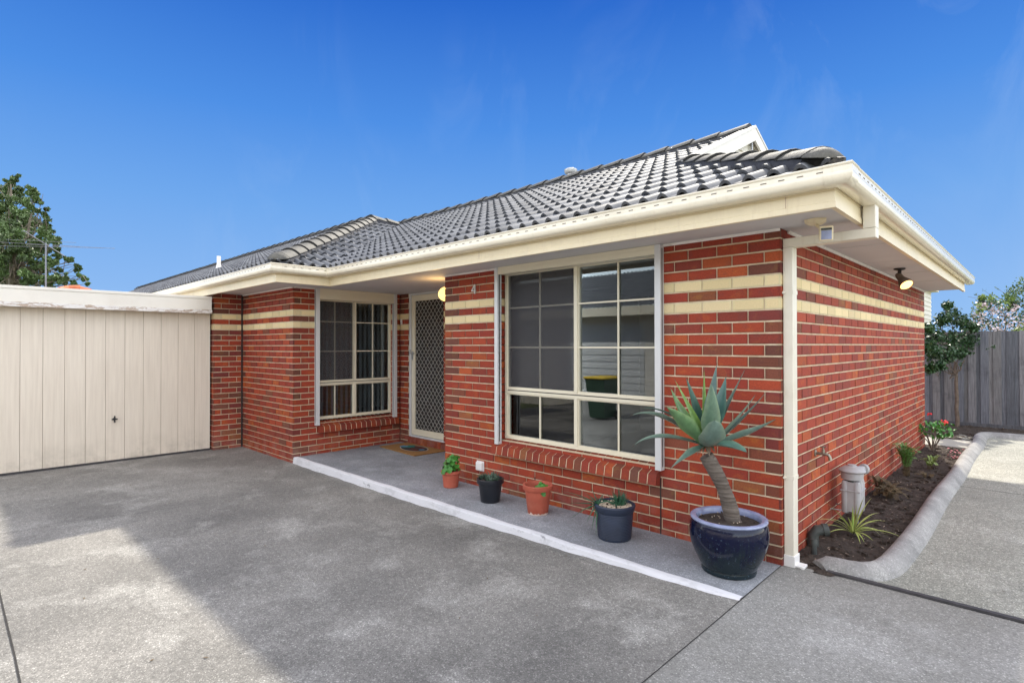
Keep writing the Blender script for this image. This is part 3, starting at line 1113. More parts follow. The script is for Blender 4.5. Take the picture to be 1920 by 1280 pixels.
tile_slope(mb, (RX, EY, EZ), (-1, 0, 0), (0, cz, sz_), 0, 9.8, 3.63 / cz, vr_main, 1)
# hip end slope on the right, up to the little gable
tile_slope(mb, (RX, EY, EZ), (0, 1, 0), (-cz, 0, sz_), 0, 7.26, 1.9 / cz, lambda u: (0, min(u, 7.26 - u, 1.84) / cz), 2)
# left wing front slope
LE, LY = -5.53, -1.37
tile_slope(mb, (LE, LY, EZ), (-1, 0, 0), (0, cz, sz_), 0, 24.5, 3.6 / cz, lambda u: (0, min(u, 3.6) / cz), 3)
# left wing hip face
tile_slope(mb, (LE, LY, EZ), (0, 1, 0), (-cz, 0, sz_), 0, 4.32, 3.6 / cz, lambda u: (max(0.0, (u - (EY - LY))) / cz, min(u, 3.6) / cz), 4)
# plain back slopes
zr = EZ + 3.63 * TP
mb.add([(0.52, 6.63, EZ), (-30, 6.63, EZ), (-30, 3.0, zr), (-1.32, 3.0, zr), (-1.32, 4.9, EZ + 1.8 * TP)], [(0, 1, 2, 3, 4)])
zl = EZ + 3.6 * TP
mb.add([(-9.1, 2.2, zl), (-30, 2.2, zl), (-30, 3.02, zr), (-9.1, 3.02, zr)], [(0, 1, 2, 3)])
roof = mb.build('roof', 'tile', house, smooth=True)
# sarking under the tiles keeps daylight out
mb = MB()
for P_ in ([(0.5, -0.60, EZ - .02), (-9.5, -0.60, EZ - .02), (-9.5, 3.0, zr - .04), (-1.32, 3.0, zr - .04), (-1.32, 1.2, EZ + 1.8 * TP)],
           [(-5.55, -1.33, EZ - .02), (-30, -1.33, EZ - .02), (-30, 2.2, zl - .04), (-9.1, 2.2, zl - .04)],
           [(0.5, -0.6, EZ - .02), (-1.32, 1.2, EZ + 1.8 * TP), (-1.32, 4.8, EZ + 1.8 * TP), (0.5, 6.6, EZ - .02)]):
    mb.add(P_, [tuple(range(len(P_)))])
sub(mb.build('sarking', 'joint'), roof)


def cap_run(a, b_, side, w=0.135, h=0.075, step=0.36, seed=0, endcap=False, yshift=0):
    """overlapping cap tiles from the low end a to the high end b_"""
    a, b_ = Vector(a), Vector(b_)
    mb = MB()
    d = (b_ - a)
    L = d.length
    d.normalize()
    sdir = Vector(side).normalized()
    sdir = (sdir - d * sdir.dot(d)).normalized()
    up = sdir.cross(d)
    if up.z < 0:
        up = -up
    rnd = random.Random(seed)
    n_ = int(L / step) + 1
    prof = [(-1, -0.12), (-0.96, 0.05), (-0.66, 0.55), (-0.32, 0.90), (0, 1.0), (0.32, 0.90), (0.66, 0.55), (0.96, 0.05), (1, -0.12)]
    for i in range(n_):
        s0 = i * step - 0.02
        s1 = min(L, (i + 1) * step + 0.03)
        f_ = rnd.uniform(.85, 1.12)
        jl = rnd.uniform(-.004, .004)
        vs = []
        for (s_, k_, lift) in ((s0, 1.0, 0.012), (s0, 1.12, 0.030), (s0 + 0.006, 1.12, 0.031), (s1, 1.0, 0.010)):
            for (pw, ph) in prof:
                q = a + d * s_ + sdir * (pw * w * k_) + up * (ph * h * k_ + lift + jl)
                vs.append(q)
        np_ = len(prof)
        fs = []
        for r_ in range(3):
            for k_ in range(np_ - 1):
                fs.append((r_ * np_ + k_, r_ * np_ + k_ + 1, (r_ + 1) * np_ + k_ + 1, (r_ + 1) * np_ + k_))
        if i == 0:
            c0 = len(vs)
            fs.append(tuple(range(np_)))
        o_ = len(mb.v)
        mb.add(vs, fs, 0, (f_, f_, f_))
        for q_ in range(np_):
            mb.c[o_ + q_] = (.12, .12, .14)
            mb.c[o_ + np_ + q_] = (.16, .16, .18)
    if endcap:
        # rounded starter tile at the eave end
        vs = []
        np_ = len(prof)
        for t_ in range(6):
            an = t_ / 5 * math.pi / 2
            kk = math.cos(an)
            for (pw, ph) in prof:
                q = a + d * (-0.02 - 0.10 * math.sin(an)) + sdir * (pw * w * 1.1 * (0.25 + .75 * kk)) + up * (((ph + .12) * kk - .12) * h * 1.1 + 0.03)
                vs.append(q)
        fs = []
        for r_ in range(5):
            for k_ in range(np_ - 1):
                fs.append((r_ * np_ + k_, r_ * np_ + k_ + 1, (r_ + 1) * np_ + k_ + 1, (r_ + 1) * np_ + k_))
        mb.add(vs, fs, 0)
    # mortar bedding below
    vs = []
    for s_ in (0.0, L):
        for (pw, hh) in ((-w * 1.12, -0.085), (-w * 0.95, 0.014), (w * 0.95, 0.014), (w * 1.12, -0.085)):
            vs.append(a + d * s_ + sdir * pw + up * hh)
    mb.add(vs, [(0, 1, 5, 4), (1, 2, 6, 5), (2, 3, 7, 6), (0, 3, 2, 1), (4, 5, 6, 7)], 1)
    return sub(mb.build('ridge_cap', ['cap', 'bedding'], smooth=True), roof)


hz = 0.028
cap_run((RX - 0.13, EY + 0.13, EZ + .13 * TP + hz + .012), (RX - 1.86, EY + 1.86, EZ + 1.86 * TP + hz + .012), (1, 1, 0), seed=1, endcap=True, w=0.115, h=0.052, step=0.33)
cap_run((-1.36, 3.0, zr + hz), (-9.1, 3.0, zr + hz), (0, 1, 0), seed=2, w=0.13, step=0.38)
cap_run((LE - 0.12, LY + 0.12, EZ + .12 * TP + hz), (-9.1, LY + 3.6, zl + hz), (1, 1, 0), seed=3, endcap=True, w=0.13, h=0.065)
cap_run((-9.1, 2.2, zl + hz), (-9.1, 3.0, zl + hz - .03), (1, 0, 0), seed=4)
cap_run((-9.1, 2.2, zl + hz), (-30, 2.2, zl + hz), (0, 1, 0), seed=5, step=0.38)
# valley tray between the two roofs
mb = MB()
a = Vector((LE + .02, EY - .02, EZ - 0.005))
d = Vector((-3.6, 3.6, 3.6 * TP))
sd = Vector((1, 1, 0)).normalized() * 0.09
b_ = a + d
mb.add([a - sd + Vector((0, 0, .035)), a, b_, b_ - sd + Vector((0, 0, .035)), a + sd + Vector((0, 0, .035)), b_ + sd + Vector((0, 0, .035))], [(0, 1, 2, 3), (1, 4, 5, 2)])
sub(mb.build('valley_tray', 'galv'), roof)

# Dutch gable: boards, barge boards, flashing
GX = -1.36
gy0, gy1 = EY + 1.86 + 0.0, 6.0 - (EY + 1.86)
gz0 = EZ + 1.86 * TP - 0.0
mb = MB()
ty = 3.0
nb = 6
for i in range(nb):
    z0_ = gz0 + (zr - gz0) * i / nb
    z1_ = gz0 + (zr - gz0) * (i + 1) / nb
    def yat(z):
        return gy0 + (z - gz0) / TP
    ya, yb = yat(z0_), yat(z1_)
    mb.add([(GX + 0.022, ya, z0_), (GX + 0.022, 6 - ya, z0_), (GX + 0.004, 6 - yb, z1_), (GX + 0.004, yb, z1_),
            (GX, ya, z0_), (GX, 6 - ya, z0_)], [(0, 1, 2, 3), (0, 4, 5, 1)])
sub(mb.build('gable_boarding', 'weatherboard'), roof)
mb = MB()
for sgn in (1, -1):
    def Y(y):
        return y if sgn > 0 else 6 - y
    y0_, y1_ = gy0 - 0.10, 3.0
    zA, zB = gz0 - 0.10 * TP + 0.085, zr + 0.095
    hgt = 0.185
    x0_, x1_ = GX + 0.06, GX + 0.085
    vs = []
    for x_ in (x0_, x1_):
        vs += [(x_, Y(y0_), zA), (x_, Y(y1_), zB), (x_, Y(y1_), zB - hgt), (x_, Y(y0_ + 0.25), zA - hgt + 0.25 * TP)]
    mb.add(vs, [(0, 1, 2, 3), (7, 6, 5, 4), (0, 4, 5, 1), (3, 2, 6, 7), (0, 3, 7, 4), (1, 5, 6, 2)])
    # rolled verge strip on the top
    mb.add([(GX - 0.06, Y(y0_), zA + .008), (GX - 0.06, Y(y1_), zB + .008), (x1_ + .006, Y(y1_), zB + .010), (x1_ + .006, Y(y0_), zA + .010),
            (x1_ + .006, Y(y0_), zA - .022), (x1_ + .006, Y(y1_), zB - .022)], [(0, 1, 2, 3), (3, 2, 5, 4)])
    # eave lining between the barge and the boards
    mb.add([(GX, Y(y0_ + .1), zA - .06), (GX, Y(y1_), zB - .105), (x0_, Y(y1_), zB - .105), (x0_, Y(y0_ + .1), zA - .06)], [(0, 1, 2, 3)])
sub(mb.build('barge_board', 'beam_paint'), roof)
mb = MB()
mb.box(GX + 0.03, GX + 0.052, 2.97, 3.0, gz0 + .1, zr - .05)
sub(mb.build('gable_post', 'galv'), roof)

# flue and vent pipe through the tiles
mb = MB()
mb.tube([(-4.50, 3.30, 4.05), (-4.50, 3.30, 4.60)], 0.062, 16)
mb.lathe([(0.064, 4.55), (0.10, 4.565), (0.115, 4.60), (0.115, 4.625), (0.06, 4.65), (0, 4.655)], (-4.50, 3.30, 0), 20)
sub(mb.build('flue', 'galv', smooth=True), roof)
mb = MB()
mb.lathe([(0.11, 3.30), (0.055, 3.42), (0.042, 3.50), (0.042, 3.68), (0.0, 3.68)], (-12.42, 0.2, 0), 14)
sub(mb.build('vent_pipe', 'white_plastic', smooth=True), roof)

# ---- downpipe
mb = MB()
dp = (0.004, 0.070, 0.035, 0.130)
mb.box(dp[0], dp[1], dp[2], dp[3], 0.055, 2.30)
mb.box(dp[0] + 0.0, 0.580, dp[2], dp[3], 2.301, 2.365)
mb.box(0.508, 0.580, dp[2] - .0015, dp[3] + .0015, 2.366, GB + 0.004)
mb.box(dp[0], dp[1], dp[2], dp[3], 0.04, 0.0545)
down = mb.build('downpipe', 'pipe_cream', house, bevel=0.004)
for z in (0.62, 1.96):
    mb = MB()
    mb.box(dp[0], dp[1] + .003, dp[2] - .003, dp[3] + .003, z, z + 0.028)
    mb.tube([(0.012, dp[2] - .022, z + .013), (0.012, dp[2], z + .013)], 0.008, 8)
    sub(mb.build('bracket', 'pipe_cream'), down)
mb = MB()
mb.box(dp[0] - .002, dp[1] + .008, dp[2] - .008, dp[3] + .008, -0.02, 0.075)
mb.box(dp[0] + .02, dp[1] + .065, dp[2] + .0, dp[3] - .01, -0.005, 0.014)
sub(mb.build('shoe', 'white_plastic', bevel=.004), down)


# ---- windows
def window(P, wid, zb, zt, trans, rows, mullion, mh, mull_w=0.036, name_screen=False):
    """P maps (u, d, z) to the world, u from 0 to wid, d into the house"""
    mb = MB()
    bx = lambda u0, u1, d0, d1, z0, z1: mb.box(u0, u1, d0, d1, z0, z1, 0, fn=P)
    fw = 0.030
    tb_, tt_ = trans - 0.026, trans + 0.030
    bx(0, fw, 0, 0.06, zb, zt)
    bx(wid - fw, wid, 0, 0.06, zb, zt)
    bx(fw, wid - fw, 0, 0.06, zb, zb + fw)
    bx(fw, wid - fw, 0, 0.06, zt - fw, zt)
    bx(fw, wid - fw, -0.002, 0.06, tb_, trans + 0.002)
    bx(fw, wid - fw, 0.006, 0.06, trans + 0.012, tt_)
    mb.box(fw, wid - fw, 0.012, 0.055, trans + 0.0022, trans + 0.0118, 1, fn=P)
    bx(mullion - mull_w / 2, mullion + mull_w / 2, -0.003, 0.06, zb + fw, tb_)
    bx(mullion - mull_w / 2 + .008, mullion + mull_w / 2, -0.003, 0.06, tt_, zt - fw)
    mb.box(mullion - mull_w / 2, mullion - mull_w / 2 + .0078, 0.015, 0.055, tt_, zt - fw, 1, fn=P)
    # sashes and glazing bars
    for (a, b_) in ((fw, mullion - mull_w / 2), (mullion + mull_w / 2, wid - fw)):
        for (c, d) in ((zb + fw, tb_), (tt_, zt - fw)):
            s = 0.013
            bx(a, a + s, 0.010, 0.045, c, d)
            bx(b_ - s, b_, 0.010, 0.045, c, d)
            bx(a + s, b_ - s, 0.010, 0.045, c, c + s)
            bx(a + s, b_ - s, 0.010, 0.045, d - s, d)
            mid = (a + b_) / 2
            bx(mid - 0.0075, mid + 0.0075, 0.016, 0.030, c + s, d - s)
            if d > trans + .1:
                for r_ in rows:
                    bx(a + s, b_ - s, 0.0155, 0.0305, r_ - 0.0075, r_ + 0.0075)
    fr_ = mb.build('window', ['alu_cream', 'black'], house)
    n_ = 0
    for (a, b_) in ((fw, mullion - mull_w / 2), (mullion + mull_w / 2, wid - fw)):
        for (c, d) in ((zb + fw, tb_), (tt_, zt - fw)):
            m2 = MB()
            m2.box(a + .01, b_ - .01, 0.034, 0.038, c + .01, d - .01, 0, fn=P)
            sub(m2.build('pane', 'glass'), fr_)
    return fr_


# front window
PF = lambda u, d, z: (-2.905 + u, 0.082 + d, z)
w2 = window(PF, 1.945, 0.575, 2.40, 1.098, (2.0, 1.572), 0.978, 0)
m2 = MB()
m2.box(0.044, 0.946, 0.0115, 0.0125, 1.142, 2.355, 0, fn=PF)
sub(m2.build('flyscreen', 'flyscreen'), w2)
# shutter rails
def rail(x0, x1, y0, y1, z0, z1, parent, axis='x'):
    mb = MB()
    mb.box(x0, x1, y0, y1, z0, z1)
    if axis == 'x':
        mb.box(x1 + .0002, x1 + .0022, y0 + 0.022, y0 + 0.034, z0 + .03, z1 - .03, 1)
    else:
        mb.box(x0 + 0.022, x0 + .034, y0 - .0022, y0 - .0002, z0 + .03, z1 - .03, 1)
    return sub(mb.build('shutter_rail', ['alu_white', 'black'], bevel=0.002), parent)


rail(-2.925, -2.875, -0.062, -0.0015, 0.525, 2.437, w2)
rail(-0.985, -0.930, -0.062, -0.0015, 0.545, 2.437, w2)
mb = MB()
mb.box(-2.8745, -0.9855, -0.055, 0.080, 2.362, 2.438)
mb.box(-2.8745, -0.9855, -0.060, -0.0555, 2.357, 2.405)
sub(mb.build('shutter_box', 'alu_cream', bevel=0.003), w2)


# brick on edge sills
def sill(P, length, parent, seed):
    rnd = random.Random(seed)
    mb = MB()
    n_ = int(round(length / 0.086))
    st = length / n_
    for i in range(n_):
        c = brick_col(1, rnd)
        f_ = 0.85
        c = (c[0] * f_, c[1] * f_ * 1.1, c[2] * f_ * 1.1)
        u0, u1 = i * st, i * st + st - 0.010
        vs = []
        for u in (u0, u1):
            for (d, z) in ((-0.080, 0.0), (-0.064, 0.088), (0.105, 0.155), (0.105, 0.0)):
                vs.append(P(u, d, z))
        mb.add(vs, [(0, 1, 2, 3), (7, 6, 5, 4), (0, 4, 5, 1), (1, 5, 6, 2), (0, 3, 7, 4)], 0, c)
    vs = []
    for u in (0.003, length - .013):
        for (d, z) in ((-0.076, 0.004), (-0.061, 0.085), (0.105, 0.151), (0.105, 0.004)):
            vs.append(P(u, d, z))
    mb.add(vs, [(0, 1, 2, 3), (7, 6, 5, 4), (0, 4, 5, 1), (1, 5, 6, 2), (0, 3, 7, 4)], 1)
    return sub(mb.build('sill', ['brick', 'mortar']), parent)


sill(lambda u, d, z: (-2.97 + u, d, 0.418 + z), 2.01, w2, 3)
# porch window
PW = lambda u, d, z: (-6.422 - d, -0.405 + u, z)
w1 = window(PW, 1.345, 0.490, 2.31, 1.028, (1.958, 1.508), 0.672, 0)
rail(-6.3385, -6.278, -0.440, -0.385, 0.425, 2.437, w1, 'y')
rail(-6.3385, -6.278, 0.900, 0.955, 0.425, 2.437, w1, 'y')
mb = MB()
mb.box(-6.422, -6.288, -0.3845, 0.8995, 2.28, 2.438)
mb.box(-6.2875, -6.283, -0.3845, 0.8995, 2.352, 2.358)
sub(mb.build('shutter_box', 'alu_cream', bevel=0.003), w1)
sill(lambda u, d, z: (-6.34 - d, -0.40 + u, 0.315 + z), 1.40, w1, 4)
# vertical blinds behind
def blinds(P, u0, u1, z0, z1, st, ang, parent, skip=()):
    mb = MB()
    i = 0
    u = u0
    while u < u1:
        if i not in skip:
            dx = 0.5 * 0.089 * math.cos(ang)
            dy = 0.5 * 0.089 * math.sin(ang)
            mb.add([P(u - dx, 0.14 - dy, z0), P(u + dx, 0.14 + dy, z0), P(u + dx, 0.14 + dy, z1), P(u - dx, 0.14 - dy, z1)], [(0, 1, 2, 3)])
            mb.add([P(u - dx, 0.1412 - dy, z0), P(u + dx, 0.1412 + dy, z0), P(u + dx, 0.1412 + dy, z1), P(u - dx, 0.1412 - dy, z1)], [(3, 2, 1, 0)])
        u += st
        i += 1
    return sub(mb.build('vertical_blind', 'blind'), parent)


m2 = MB()
m2.box(0.044, 0.640, 0.0115, 0.0125, 1.072, 2.268, 0, fn=PW)
sub(m2.build('flyscreen', 'flyscreen'), w1)
blinds(PW, 0.03, 1.33, 0.46, 2.36, 0.082, R(84), w1)
blinds(PF, 0.03, 0.22, 0.56, 2.36, 0.03, R(80), w2)
blinds(PF, 1.86, 1.95, 0.56, 2.36, 0.03, R(80), w2)
# room linings
mb = MB()
def room(x0, x1, y0, y1, z0, z1, op):
    """box of five or six inner faces; op names the open side"""
    v = [(x0, y0, z0), (x1, y0, z0), (x1, y1, z0), (x0, y1, z0), (x0, y0, z1), (x1, y0, z1), (x1, y1, z1), (x0, y1, z1)]
    mb.add(v, [(0, 1, 2, 3)], 1)
    if op != '-y':
        mb.add(v, [(0, 4, 5, 1)], 0)
    if op != '+x':
        mb.add(v, [(1, 5, 6, 2)], 0)
    mb.add(v, [(2, 6, 7, 3), (0, 3, 7, 4)], 0)


room(-3.70, -0.13, 0.13, 4.2, 0.12, HZ, '-y')
mb.build('room_lining', ['room', 'carpet'], house)
mb = MB()
room(-10.3, -6.46, -0.62, 3.5, 0.12, HZ, '+x')
mb.build('room_lining', ['room', 'carpet'], house)
# wicker chair back seen low behind the porch window
ch = thing('wicker_chair', 'tan wicker chair indoors behind the porch window', 'chair', (-7.0, 0.25, 0.12))
mb = MB()
for i in range(20):
    y = 0.02 + i * 0.028
    mb.box(-6.86, -6.852, y, y + 0.006, 0.25, 0.98)
for i in range(26):
    z = 0.25 + i * 0.028
    mb.box(-6.8615, -6.8535, 0.0, 0.56, z, z + 0.006)
mb.build('backrest', 'wicker', ch)
mb = MB()
mb.box(-7.3, -6.87, 0.0, 0.56, 0.48, 0.53)
mb.build('seat', 'wicker', ch)
for (x, y) in ((-7.28, 0.02), (-7.28, 0.54), (-6.87, .02), (-6.87, .54)):
    mb = MB()
    mb.tube([(x, y, 0.12), (x, y, 0.48)], 0.018, 8)
    mb.build('leg', 'wicker', ch)

# ---- security door
mb = MB()
D = lambda u, d, z: (-6.10 + u, 1.085 + d, z)
bx = lambda a, b_, c, d, e, f_, mi=0: mb.box(a, b_, c, d, e, f_, mi, fn=D)
bx(0.0, 0.055, -0.02, 0.05, 0.12, 2.437)
bx(1.06, 1.115, -0.02, 0.05, 0.12, 2.437)
bx(0.055, 1.06, -0.02, 0.05, 2.41, 2.437)
bx(0.055, 1.06, -0.03, 0.05, 0.12, 0.150)
door = mb.build('door_frame', 'alu_white', house)
mb = MB()
bx(0.060, 0.145, -0.012, 0.022, 0.155, 2.405)
bx(0.95, 1.055, -0.012, 0.022, 0.155, 2.405)
bx(0.145, 0.95, -0.012, 0.022, 2.31, 2.405)
bx(0.145, 0.95, -0.012, 0.022, 0.155, 0.250)
leaf = mb.build('security_door', 'alu_cream', house, bevel=0.003)
mb = MB()
# expanded diamond mesh
dw, dh = 0.092, 0.108
u0, u1, z0, z1 = 0.145, 0.95, 0.250, 2.31
def clipseg(a, b_):
    (ax, az), (bx_, bz) = a, b_
    t0, t1 = 0.0, 1.0
    for p, q in ((-(bx_ - ax), ax - u0), (bx_ - ax, u1 - ax), (-(bz - az), az - z0), (bz - az, z1 - az)):
        if abs(p) < 1e-12:
            if q < 0:
                return None
            continue
        r_ = q / p
        if p < 0:
            t0 = max(t0, r_)
        else:
            t1 = min(t1, r_)
    if t1 - t0 < 1e-3:
        return None
    return (ax + (bx_ - ax) * t0, az + (bz - az) * t0), (ax + (bx_ - ax) * t1, az + (bz - az) * t1)


for sg in (1, -1):
    k = -30
    while k < 40:
        base = u0 + k * dw
        # wavy diagonal: straight in the middle with short upright knuckles
        x_, z_ = base, z0
        stp = 0
        x = base
        z = z0
        while z < z1:
            nz_ = z + dh / 2
            nx_ = x + sg * dw / 2
            e = 0.006
            s_ = clipseg((x, z + e), (nx_, nz_ - e))
            if s_:
                (ax, az), (bx_, bz) = s_
                mb.tube([D(ax, 0.004, az), D(bx_, 0.004, bz)], 0.0030, 4, cap=False)
            s_ = clipseg((nx_, nz_ - e), (nx_, nz_ + e))
            if s_:
                (ax, az), (bx_, bz) = s_
                mb.tube([D(ax, 0.004, az), D(bx_, 0.004, bz)], 0.0048, 4, cap=False)
            x, z = nx_, nz_
        k += 1
sub(mb.build('diamond_grille', 'mesh_white'), leaf)
mb = MB()
mb.box(0.145, 0.95, 0.0105, 0.0125, 0.250, 2.31, fn=D)
sub(mb.build('screen', 'door_screen'), leaf)
mb = MB()
mb.tube([D(0.045, -0.03, 1.47), D(0.045, -0.03, 1.53)], 0.012, 8)
mb.box(0.075, 0.105, -0.020, -0.012, 1.36, 1.50, fn=D)
mb.tube([D(0.09, -0.02, 1.47), D(0.09, -0.055, 1.47), D(0.19, -0.058, 1.468)], 0.008, 8)
mb.lathe([(0.012, 0), (0.012, .014), (0, .014)], D(0.09, -0.02, 1.395), 10, axis=(0, -1, 0))
sub(mb.build('handle', 'galv', smooth=True), leaf)
mb = MB()
mb.box(0.055, 1.06, 0.075, 0.11, 0.12, 2.42, fn=D)
mb.build('door', 'dark_door', house)

# ------------------------------------------------------------------ garage
gar = thing('garage', 'flat roofed garage with cream panelled tilt door and peeling white beam', 'garage', (-8.3, -2.7, -0.08))
mb = MB()
edge = [-1.235] + [-1.463 - 0.2302 * i for i in range(12)]
for a, b_ in zip(edge[:-1], edge[1:]):
    g = 0.0020
    mb.box(-8.352, -8.330, b_ + g, a - g, -0.055, 2.13)
    mb.box(-8.352, -8.3325, a - g - .0068, a - g - .0063, -0.055, 2.13, 1)
mb.box(-8.362, -8.3525, edge[-1], edge[0], -0.055, 2.13, 1)
gd = mb.build('door', ['garage_door', 'groove'], gar, bevel=0.003)
mb = MB()
hy, hzz = -2.51, 0.535
mb.lathe([(0.02, 0), (0.02, 0.012), (0.010, 0.014), (0.010, 0.04), (0, 0.04)], (-8.33, hy, hzz), 12, axis=(1, 0, 0))
mb.box(-8.300, -8.290, hy - 0.036, hy + 0.036, hzz - 0.009, hzz + 0.009)
mb.box(-8.3005, -8.2895, hy - 0.009, hy + 0.009, hzz - 0.048, hzz + 0.048)
sub(mb.build('handle', 'black', bevel=.003), gd)
mb = MB()
mb.box(-8.356, -8.325, edge[-1], edge[0], -0.09, -0.056)
sub(mb.build('weather_seal', 'rubber'), gd)
mb = MB()
mb.box(-8.195, -8.150, -4.6, -1.268, 2.165, 2.335)
mb.box(-8.200, -8.142, -4.6, -1.266, 2.336, 2.375)
mb.box(-14, -8.2005, -4.6, -1.268, 2.345, 2.365)
mb.box(-8.345, -8.196, -4.6, -1.268, 2.166, 2.19)
mb.build('beam', 'beam_paint', gar, bevel=0.003)
mb = MB()
mb.box(-8.190, -8.138, -4.6, -1.264, 2.105, 2.1645)
mb.build('trim_board', 'peeling', gar, bevel=0.003)
mb = MB()
mb.box(-14.0, -8.36, -1.13, -1.06, -0.1, 2.34)
mb.box(-14.0, -8.36, -4.6, -4.53, -0.1, 2.34)
mb.box(-14.0, -13.9, -4.529, -1.131, -0.1, 2.34)
mb.box(-8.36, -8.20, -4.529, -3.998, -0.1, 2.10)
mb.build('wall', 'neighbour_wall', gar)

# ------------------------------------------------------------------ fittings on the house
# house numeral
o = MB()
nx_, nz_ = -3.315, 2.235
def bar(mb, a, b_, wd, y0, y1, mi=0):
    a, b_ = Vector((a[0], 0, a[1])), Vector((b_[0], 0, b_[1]))
    d = (b_ - a).normalized()
    nrm = Vector((-d.z, 0, d.x)) * wd / 2
    vs = []
    for y in (y0, y1):
        for p in (a - nrm, b_ - nrm, b_ + nrm, a + nrm):
            vs.append((p.x, y, p.z))
    mb.add(vs, [(0, 1, 2, 3), (7, 6, 5, 4), (0, 4, 5, 1), (1, 5, 6, 2), (2, 6, 7, 3), (3, 7, 4, 0)], mi)


bar(o, (nx_ + 0.018, nz_ + 0.05), (nx_ - 0.030, nz_ - 0.018), 0.011, -0.020, -0.008)
bar(o, (nx_ - 0.032, nz_ - 0.018), (nx_ + 0.036, nz_ - 0.018), 0.011, -0.0205, -0.0075)
bar(o, (nx_ + 0.018, nz_ + 0.054), (nx_ + 0.018, nz_ - 0.052), 0.011, -0.021, -0.0012)
tag(o.build('house_number', 'mesh_white'), 'small metal house numeral 4 on the brick pillar', 'house number')
# door bell
mb = MB()
mb.box(-6.295, -6.262, 1.028, 1.0485, 1.945, 2.03)
bell = thing('doorbell', 'small white doorbell button on the bricks left of the security door', 'doorbell', (-6.278, 1.048, 1.99))
mb.build('case', 'white_plastic', bell, bevel=.004)
mb = MB()
mb.lathe([(0.009, 0), (0.008, .004), (0, .005)], (-6.278, 1.028, 1.965), 12, axis=(0, -1, 0))
mb.build('button', 'galv', bell)
# white box low on the wall
vb = thing('wall_box', 'small white plastic box on the bricks behind the black pot', 'junction box', (-3.21, 0, 0.235))
mb = MB()
mb.box(-3.262, -3.158, -0.04, -0.0015, 0.185, 0.285)
mb.build('cover', 'white_plastic', vb, bevel=.014)
mb = MB()
mb.box(-3.27, -3.15, -0.012, -0.0016, 0.178, 0.292)
mb.build('back_plate', 'white_plastic', vb, bevel=.006)

# porch wall lamp
pl = thing('porch_lamp', 'lit round yellow wall lamp peeping out behind the brick pillar by the door', 'lamp', (-3.86, 0.135, 2.22))
lc = Vector((-4.01, 0.135, 2.235))
mb = MB()
mb.lathe([(0.0, -0.09), (0.03, -0.085), (0.06, -0.066), (0.082, -0.035), (0.09, 0), (0.082, 0.035), (0.06, 0.066), (0.03, 0.085), (0, 0.09)], lc, 24)
mb.build('globe', 'lamp_globe', pl, smooth=True)
mb = MB()
mb.lathe([(0.055, 0), (0.055, 0.012), (0.02, 0.02), (0.02, 0.06)], (-3.851, lc.y, lc.z), 16, axis=(-1, 0, 0))
mb.build('wall_plate', 'galv', pl, smooth=True)
pt = bpy.data.lights.new('porch_lamp_light', 'POINT')
pt.energy = 1.6
pt.color = (1.0, 0.62, 0.25)
pt.shadow_soft_size = 0.09
po = bpy.data.objects.new('porch_lamp_light', pt)
COL.objects.link(po)
po.location = lc + Vector((-0.13, 0.0, 0.0))

# spotlight under the side eave
sp = thing('spotlight', 'dark metal spotlight glowing under the side eave', 'spotlight', (0.22, 3.14, HZ))
mb = MB()
mb.lathe([(0.0, 0), (0.055, 0), (0.055, -0.014), (0.035, -0.022), (0.018, -0.026), (0.018, -0.07), (0.03, -0.085), (0.03, -0.11), (0.0, -0.115)], (0.22, 3.14, HZ - .001), 20)
mb.build('bracket', 'black', sp, smooth=True)
ax = Vector((0.50, -0.50, -0.70)).normalized()
c0 = Vector((0.215, 3.14, HZ - 0.085))
mb = MB()
mb.lathe([(0.0, -0.03), (0.028, -0.028), (0.034, 0.0), (0.036, 0.05), (0.045, 0.075), (0.064, 0.125), (0.068, 0.16), (0.062, 0.16)], c0, 24, axis=ax)
mb.build('lamp_body', 'bark', sp, smooth=True)
mb = MB()
mb.lathe([(0.064, 0.152), (0.05, 0.165), (0.02, 0.172), (0, 0.173)], c0, 24, axis=ax)
mb.build('bulb', 'bulb', sp, smooth=True)

# motion sensor at the corner soffit
ms = thing('motion_sensor', 'beige motion sensor hanging from the corner soffit', 'sensor', (0.27, -0.10, HZ))
mb = MB()
mb.lathe([(0.0, 0), (0.075, 0), (0.075, -0.012), (0.05, -0.03), (0.03, -0.036), (0, -0.036)], (0.262, -0.115, HZ - .001), 6)
mb.build('base', 'cream', ms)
mb = MB()
mb.tube([(0.262, -0.115, HZ - .03), (0.29, -0.14, HZ - .06), (0.325, -0.165, HZ - 0.095)], 0.010, 10)
mb.build('arm', 'cream', ms, smooth=True)
mb = MB()
sc = Vector((0.345, -0.19, HZ - 0.115))
RR = Matrix.Rotation(R(20), 3, 'Z') @ Matrix.Rotation(R(8), 3, 'X')
fn = lambda a, b_, c: tuple(sc + RR @ Vector((a, b_, c)))
mb.box(-0.040, 0.040, -0.028, 0.028, -0.048, 0.048, 0, fn=fn)
mb.build('housing', 'cream', ms, bevel=.006)
mb = MB()
mb.box(-0.030, 0.030, -0.033, -0.0285, -0.040, 0.018, 0, fn=fn)
mb.box(-0.031, 0.031, -0.031, -0.0283, 0.020, 0.034, 1, fn=fn)
mb.build('lens', ['rim_glaze', 'pvc'], ms)

